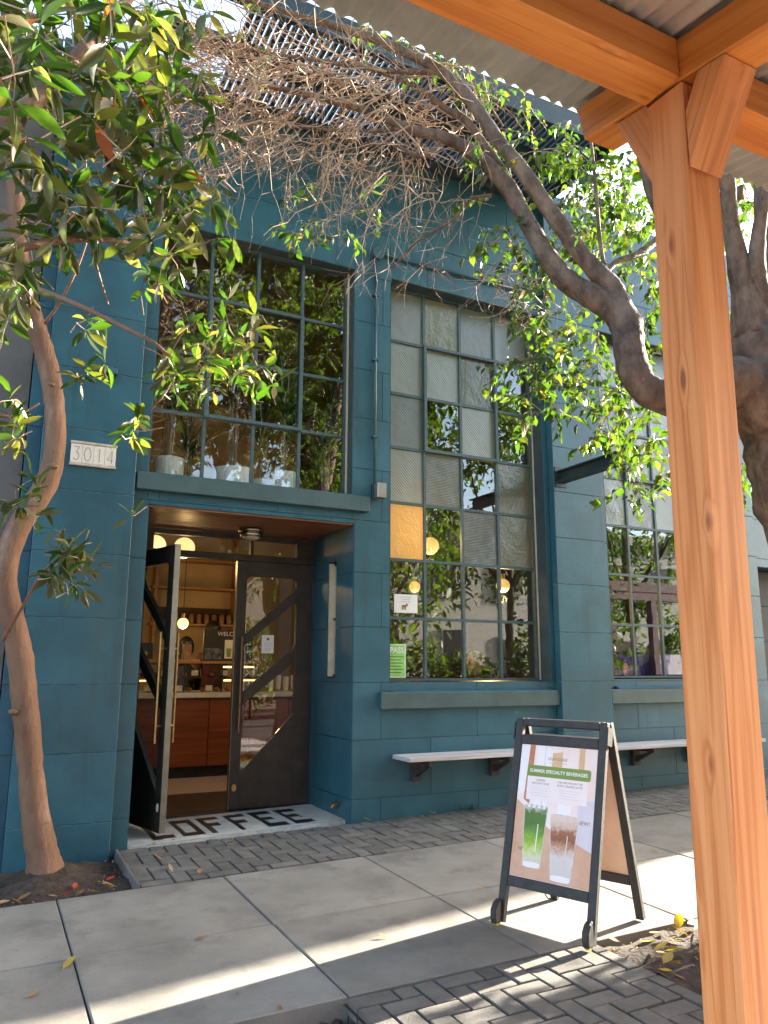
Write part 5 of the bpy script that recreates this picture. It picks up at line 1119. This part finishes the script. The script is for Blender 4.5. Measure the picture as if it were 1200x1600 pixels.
for a in [(97,1516,'litY',.1,'yellow green curled leaf on the slab at lower left'),(302,1468,'litB',.09,'long tan leaf on a slab joint below the doorway'),(38,1560,'litB',.07,'dry brown leaf on the slab at the bottom left corner'),(586,1301,'litR',.07,'red leaf on the bricks below the wall corner'),(581,1283,'litY',.09,'yellow leaf at the foot of the wall corner'),(683,1271,'litY',.12,'curled yellow leaf on the bricks under the bench'),(660,1277,'litY',.07,'smaller yellow leaf beside the curled one under the bench'),(270,1363,'litB',.09,'leftmost dry leaf low on the brick strip before the entrance'),(312,1366,'litB',.1,'dry leaf at the brick strip edge below the letter F of COFFEE'),(255,1345,'litB',.09,'dry leaf on the bricks near the corner of the tree pit'),(353,1318,'litB',.08,'dry leaf on the bricks just below the middle of the doorstep'),(395,1309,'litB',.08,'dry leaf on the bricks below the closed right door'),(420,1317,'litB',.06,'small dry leaf right of the one below the closed door'),(520,1294,'litB',.06,'small dry leaf on the bricks at the right end of the doorstep'),(540,1300,'litB',.06,'small dry leaf left of the red leaf on the bricks'),(620,1290,'litB',.06,'small dry leaf right of the red leaf on the bricks'),(760,1265,'litB',.09,'dry leaf on the bricks left of the sandwich board'),(735,1277,'litB',.06,'small dry leaf lower left of the one beside the sandwich board'),(440,1580,'litB',.05,'tiny dry leaf on the slab at the bottom centre'),(373,1551,'litB',.05,'tiny dry leaf below the sunlit strip on the slab'),(605,1468,'litY',.05,'tiny yellow leaf on the sunlit strip of the slab'),(760,1391,'litB',.07,'dry leaf on the slab left of the sandwich board'),(1079,1325,'litY',.08,'pale leaf on the sunlit slab beside the post'),(1030,1331,'litB',.07,'small brown leaf on the slab right of the sandwich board'),(232,1323,'litY',.09,'yellow leaf at the foot of the open door'),(466,1277,'litB',.06,'dry leaf on the last E of the white mosaic doorstep'),(270,1313,'litB',.06,'dry leaf at the lower left of the white mosaic doorstep')]:
    fallen(*a)
def litter(name, boxes):
    for k in ('litY','litB','litR'):
        mb = MB()
        for (x0, x1, y0, y1, n, kk, dz) in boxes:
            if kk != k: continue
            for q in range(n):
                x, y = rF.uniform(x0, x1), rF.uniform(y0, y1); L = rF.uniform(.06, .125)
                Mx = Matrix.Translation((x, y, gz(x, y)+dz+rF.uniform(0,.012))) @ Matrix.Rotation(rF.uniform(0,6.3), 4, 'Z') @ Matrix.Rotation(rF.uniform(-.5,.5), 4, 'X') @ Matrix.Rotation(rF.uniform(-.3,.3), 4, 'Y') @ Matrix.Diagonal((L, L*rF.uniform(.9,1.7), L, 1)); mb.add(v_, f_, Mx)
        if mb.v: ob(name, mb, M[k], kind='stuff', smooth=True)
litter('leaf_litter', [(-.8,.98,5.6,6.1,40,'litB',-.03),(-.8,.98,5.6,6.2,12,'litR',-.03),(3.05,3.9,2.3,3.42,44,'litY',-.012),(3.05,4.2,2.2,3.42,60,'litB',-.012),(.7,1.5,3.0,3.44,10,'litB',-.06)])
lt = MB()
for (x0, x1, y0, y1, n, dz) in ((-.9,1.0,5.58,6.5,420,-.04),(3.04,5.5,2.2,3.44,700,-.022),(.6,1.5,2.3,3.4,160,-.075)):
    for q in range(n):
        x, y = rF.uniform(x0,x1), rF.uniform(y0,y1); z = gz(x,y)+dz+rF.uniform(0,.016); s = rF.uniform(.006,.02)
        a, b = rv(rF,1).normalized(), rv(rF,1).normalized(); lt.add([(x,y,z), Vector((x,y,z))+a*s, Vector((x,y,z))+a*s+b*s*.5, Vector((x,y,z))+b*s*.6], [(0,1,2,3)])
ob('leaf_litter', lt, M['litB'], kind='stuff')
ws = MB()
for x, y, Y in ((993,1222,6.55),(1008,1226,6.5)):
    for k in range(14): blade(ws, (x*0+4.2+rF.uniform(-.1,.1), 6.56, gz(4.2,6.5)-.005), (rF.uniform(-1,1), -.4, 1), .09, .004, .1, 3)
props(ob('weed', ws, M['leafP']), 'tiny green weed at the foot of the wall behind the sandwich board', 'plant')

# ------------------------------------------------------------------ across the street: what the panes mirror
rC = random.Random(31)
def far_tree(x, y, h, cr, n, lab, ls=.3):
    t = thing('street_tree', (x, y, -.1), lab, 'tree', 'trees across the street')
    limb('trunk', [(x,y,-.2,.2),(x+.1,y,1.5,.16),(x,y+.1,h*.45,.13),(x+.2,y,h*.8,.06)], M['barkf'], t, 10)
    for a in range(5): limb('branch', [(x,y,h*.35+.2*a,.09),(x+math.cos(a*1.3)*cr*.4,y+math.sin(a*1.3)*cr*.4,h*.55+.2*a,.06),(x+math.cos(a*1.3)*cr*.8,y+math.sin(a*1.3)*cr*.8,h*.75,.03)], M['barkf'], t, 7, sub=3)
    Lc = Leaves([(0,.02),(.3,.2),(.7,.16),(1,.01)], .3, .1)
    for b in range(46):
        q = rv(rC,1).normalized()*rC.uniform(.45,1)**.6; c = Vector((x+q.x*cr, y+q.y*cr, h*.68+q.z*h*.36))
        for k in range(n//46): Lc.put(c+rv(rC,.34), rv(rC,1)+Vector((0,0,-.4)), Vector((0,0,1))+rv(rC,.7), ls*rC.uniform(.7,1.2))
    Lc.build(t, M['leafC'], 0)
for a in [(1.0,-9.5,15,4.2,4600,'tall leafy street tree across the road mirrored at the left of the upper window'),(6.0,-9.2,19,5.0,9000,'tallest leafy street tree across the road mirrored in the upper window'),(3.6,-7.4,19,4.0,7000,'tall narrow leafy tree nearer the road mirrored in the top left panes'),(9.4,-7.6,18,3.8,7000,'tall narrow leafy tree nearer the road mirrored between the windows'),(11.8,-9.8,17,4.6,7000,'round leafy street tree across the road mirrored in the large window'),(16.5,-9.3,10.5,3.4,3400,'broad leafy street tree across the road mirrored at the window edge'),(22.5,-9.6,9.5,3.2,2600,'leafy street tree furthest along the road across the street'),(8.8,-4.2,6.6,2.3,2400,'smaller leafy tree at the near kerb side mirrored low in the large window')]: far_tree(*a, .42 if a[2] > 13 else .3)
for k in range(9):
    x = 5+k*2.2+rC.uniform(-.4,.4); t = thing('hedge_shrub', (x, -7.2, -.1), ('first','second','third','fourth','fifth','sixth','seventh','eighth','ninth')[k]+' dense shrub from the left in the row mirrored low in the window panes', 'shrub', 'shrubs across the street')
    Lc = Leaves([(0,.02),(.3,.2),(.7,.16),(1,.01)], .3, .1); hh = rC.uniform(1.8,3.4)
    for q in range(1100): u_ = rv(rC,1).normalized()*rC.uniform(.5,1); Lc.put(Vector((x+u_.x*1.25, -7.2+u_.y*.8, hh*.5+u_.z*hh*.5)), rv(rC,1), Vector((0,0,1))+rv(rC,.7), rC.uniform(.14,.3))
    limb('stem', [(x,-7.2,-.2,.05),(x,-7.2,hh*.6,.02)], M['barkf'], t, 6, sub=2); Lc.build(t, M['leafC'], 0)
hs_ = thing('terraced_house', (10, -17, 0), 'white sided house with dark windows across the street', 'house')
ob('wall', MB().box(-14, 34, -20, -16.2, -.3, 8.2), M['hwhite'], hs_); ob('cornice', MB().box(-14.2, 34.2, -16.19, -15.9, 7.7, 8.1), M['hwhite'], hs_)
for k in range(14):
    for z in (1.0, 4.6):
        wn = ob('window', MB().box(-12+k*3.3, -10.7+k*3.3, -16.19, -16.1, z, z+1.9), M['hwhite'], hs_); ob('pane', MB().box(-11.9+k*3.3, -10.8+k*3.3, -16.095, -16.08, z+.1, z+1.8), M['hdark'], wn)
fp = thing('neighbour_parklet', (12, .8, -.1), 'mauve timber parklet frame with a purple painted mural panel and red base', 'shelter')
for x in (11.2, 13.9, 16.6):
    for y in (.0, 1.5): member('post', (x, y, -.1), (x, y, 2.9), .16, .16, M['purple'], fp, up=(0,1,0))
for y in (.0, 1.5): member('beam', (11.0, y, 3.0), (16.9, y, 3.0), .16, .2, M['purple'], fp)
mu = mat('mural_paint', (.2,.16,.5), .6, .3, 2.2, col2=(.72,.7,.82), fac=(.46,.5))
ob('mural_panel', MB().box(11.3, 16.5, -.16, -.09, .75, 1.75), mu, fp); ob('base_panel', MB().box(11.3, 16.5, -.16, -.08, -.1, .74), M['red'], fp)
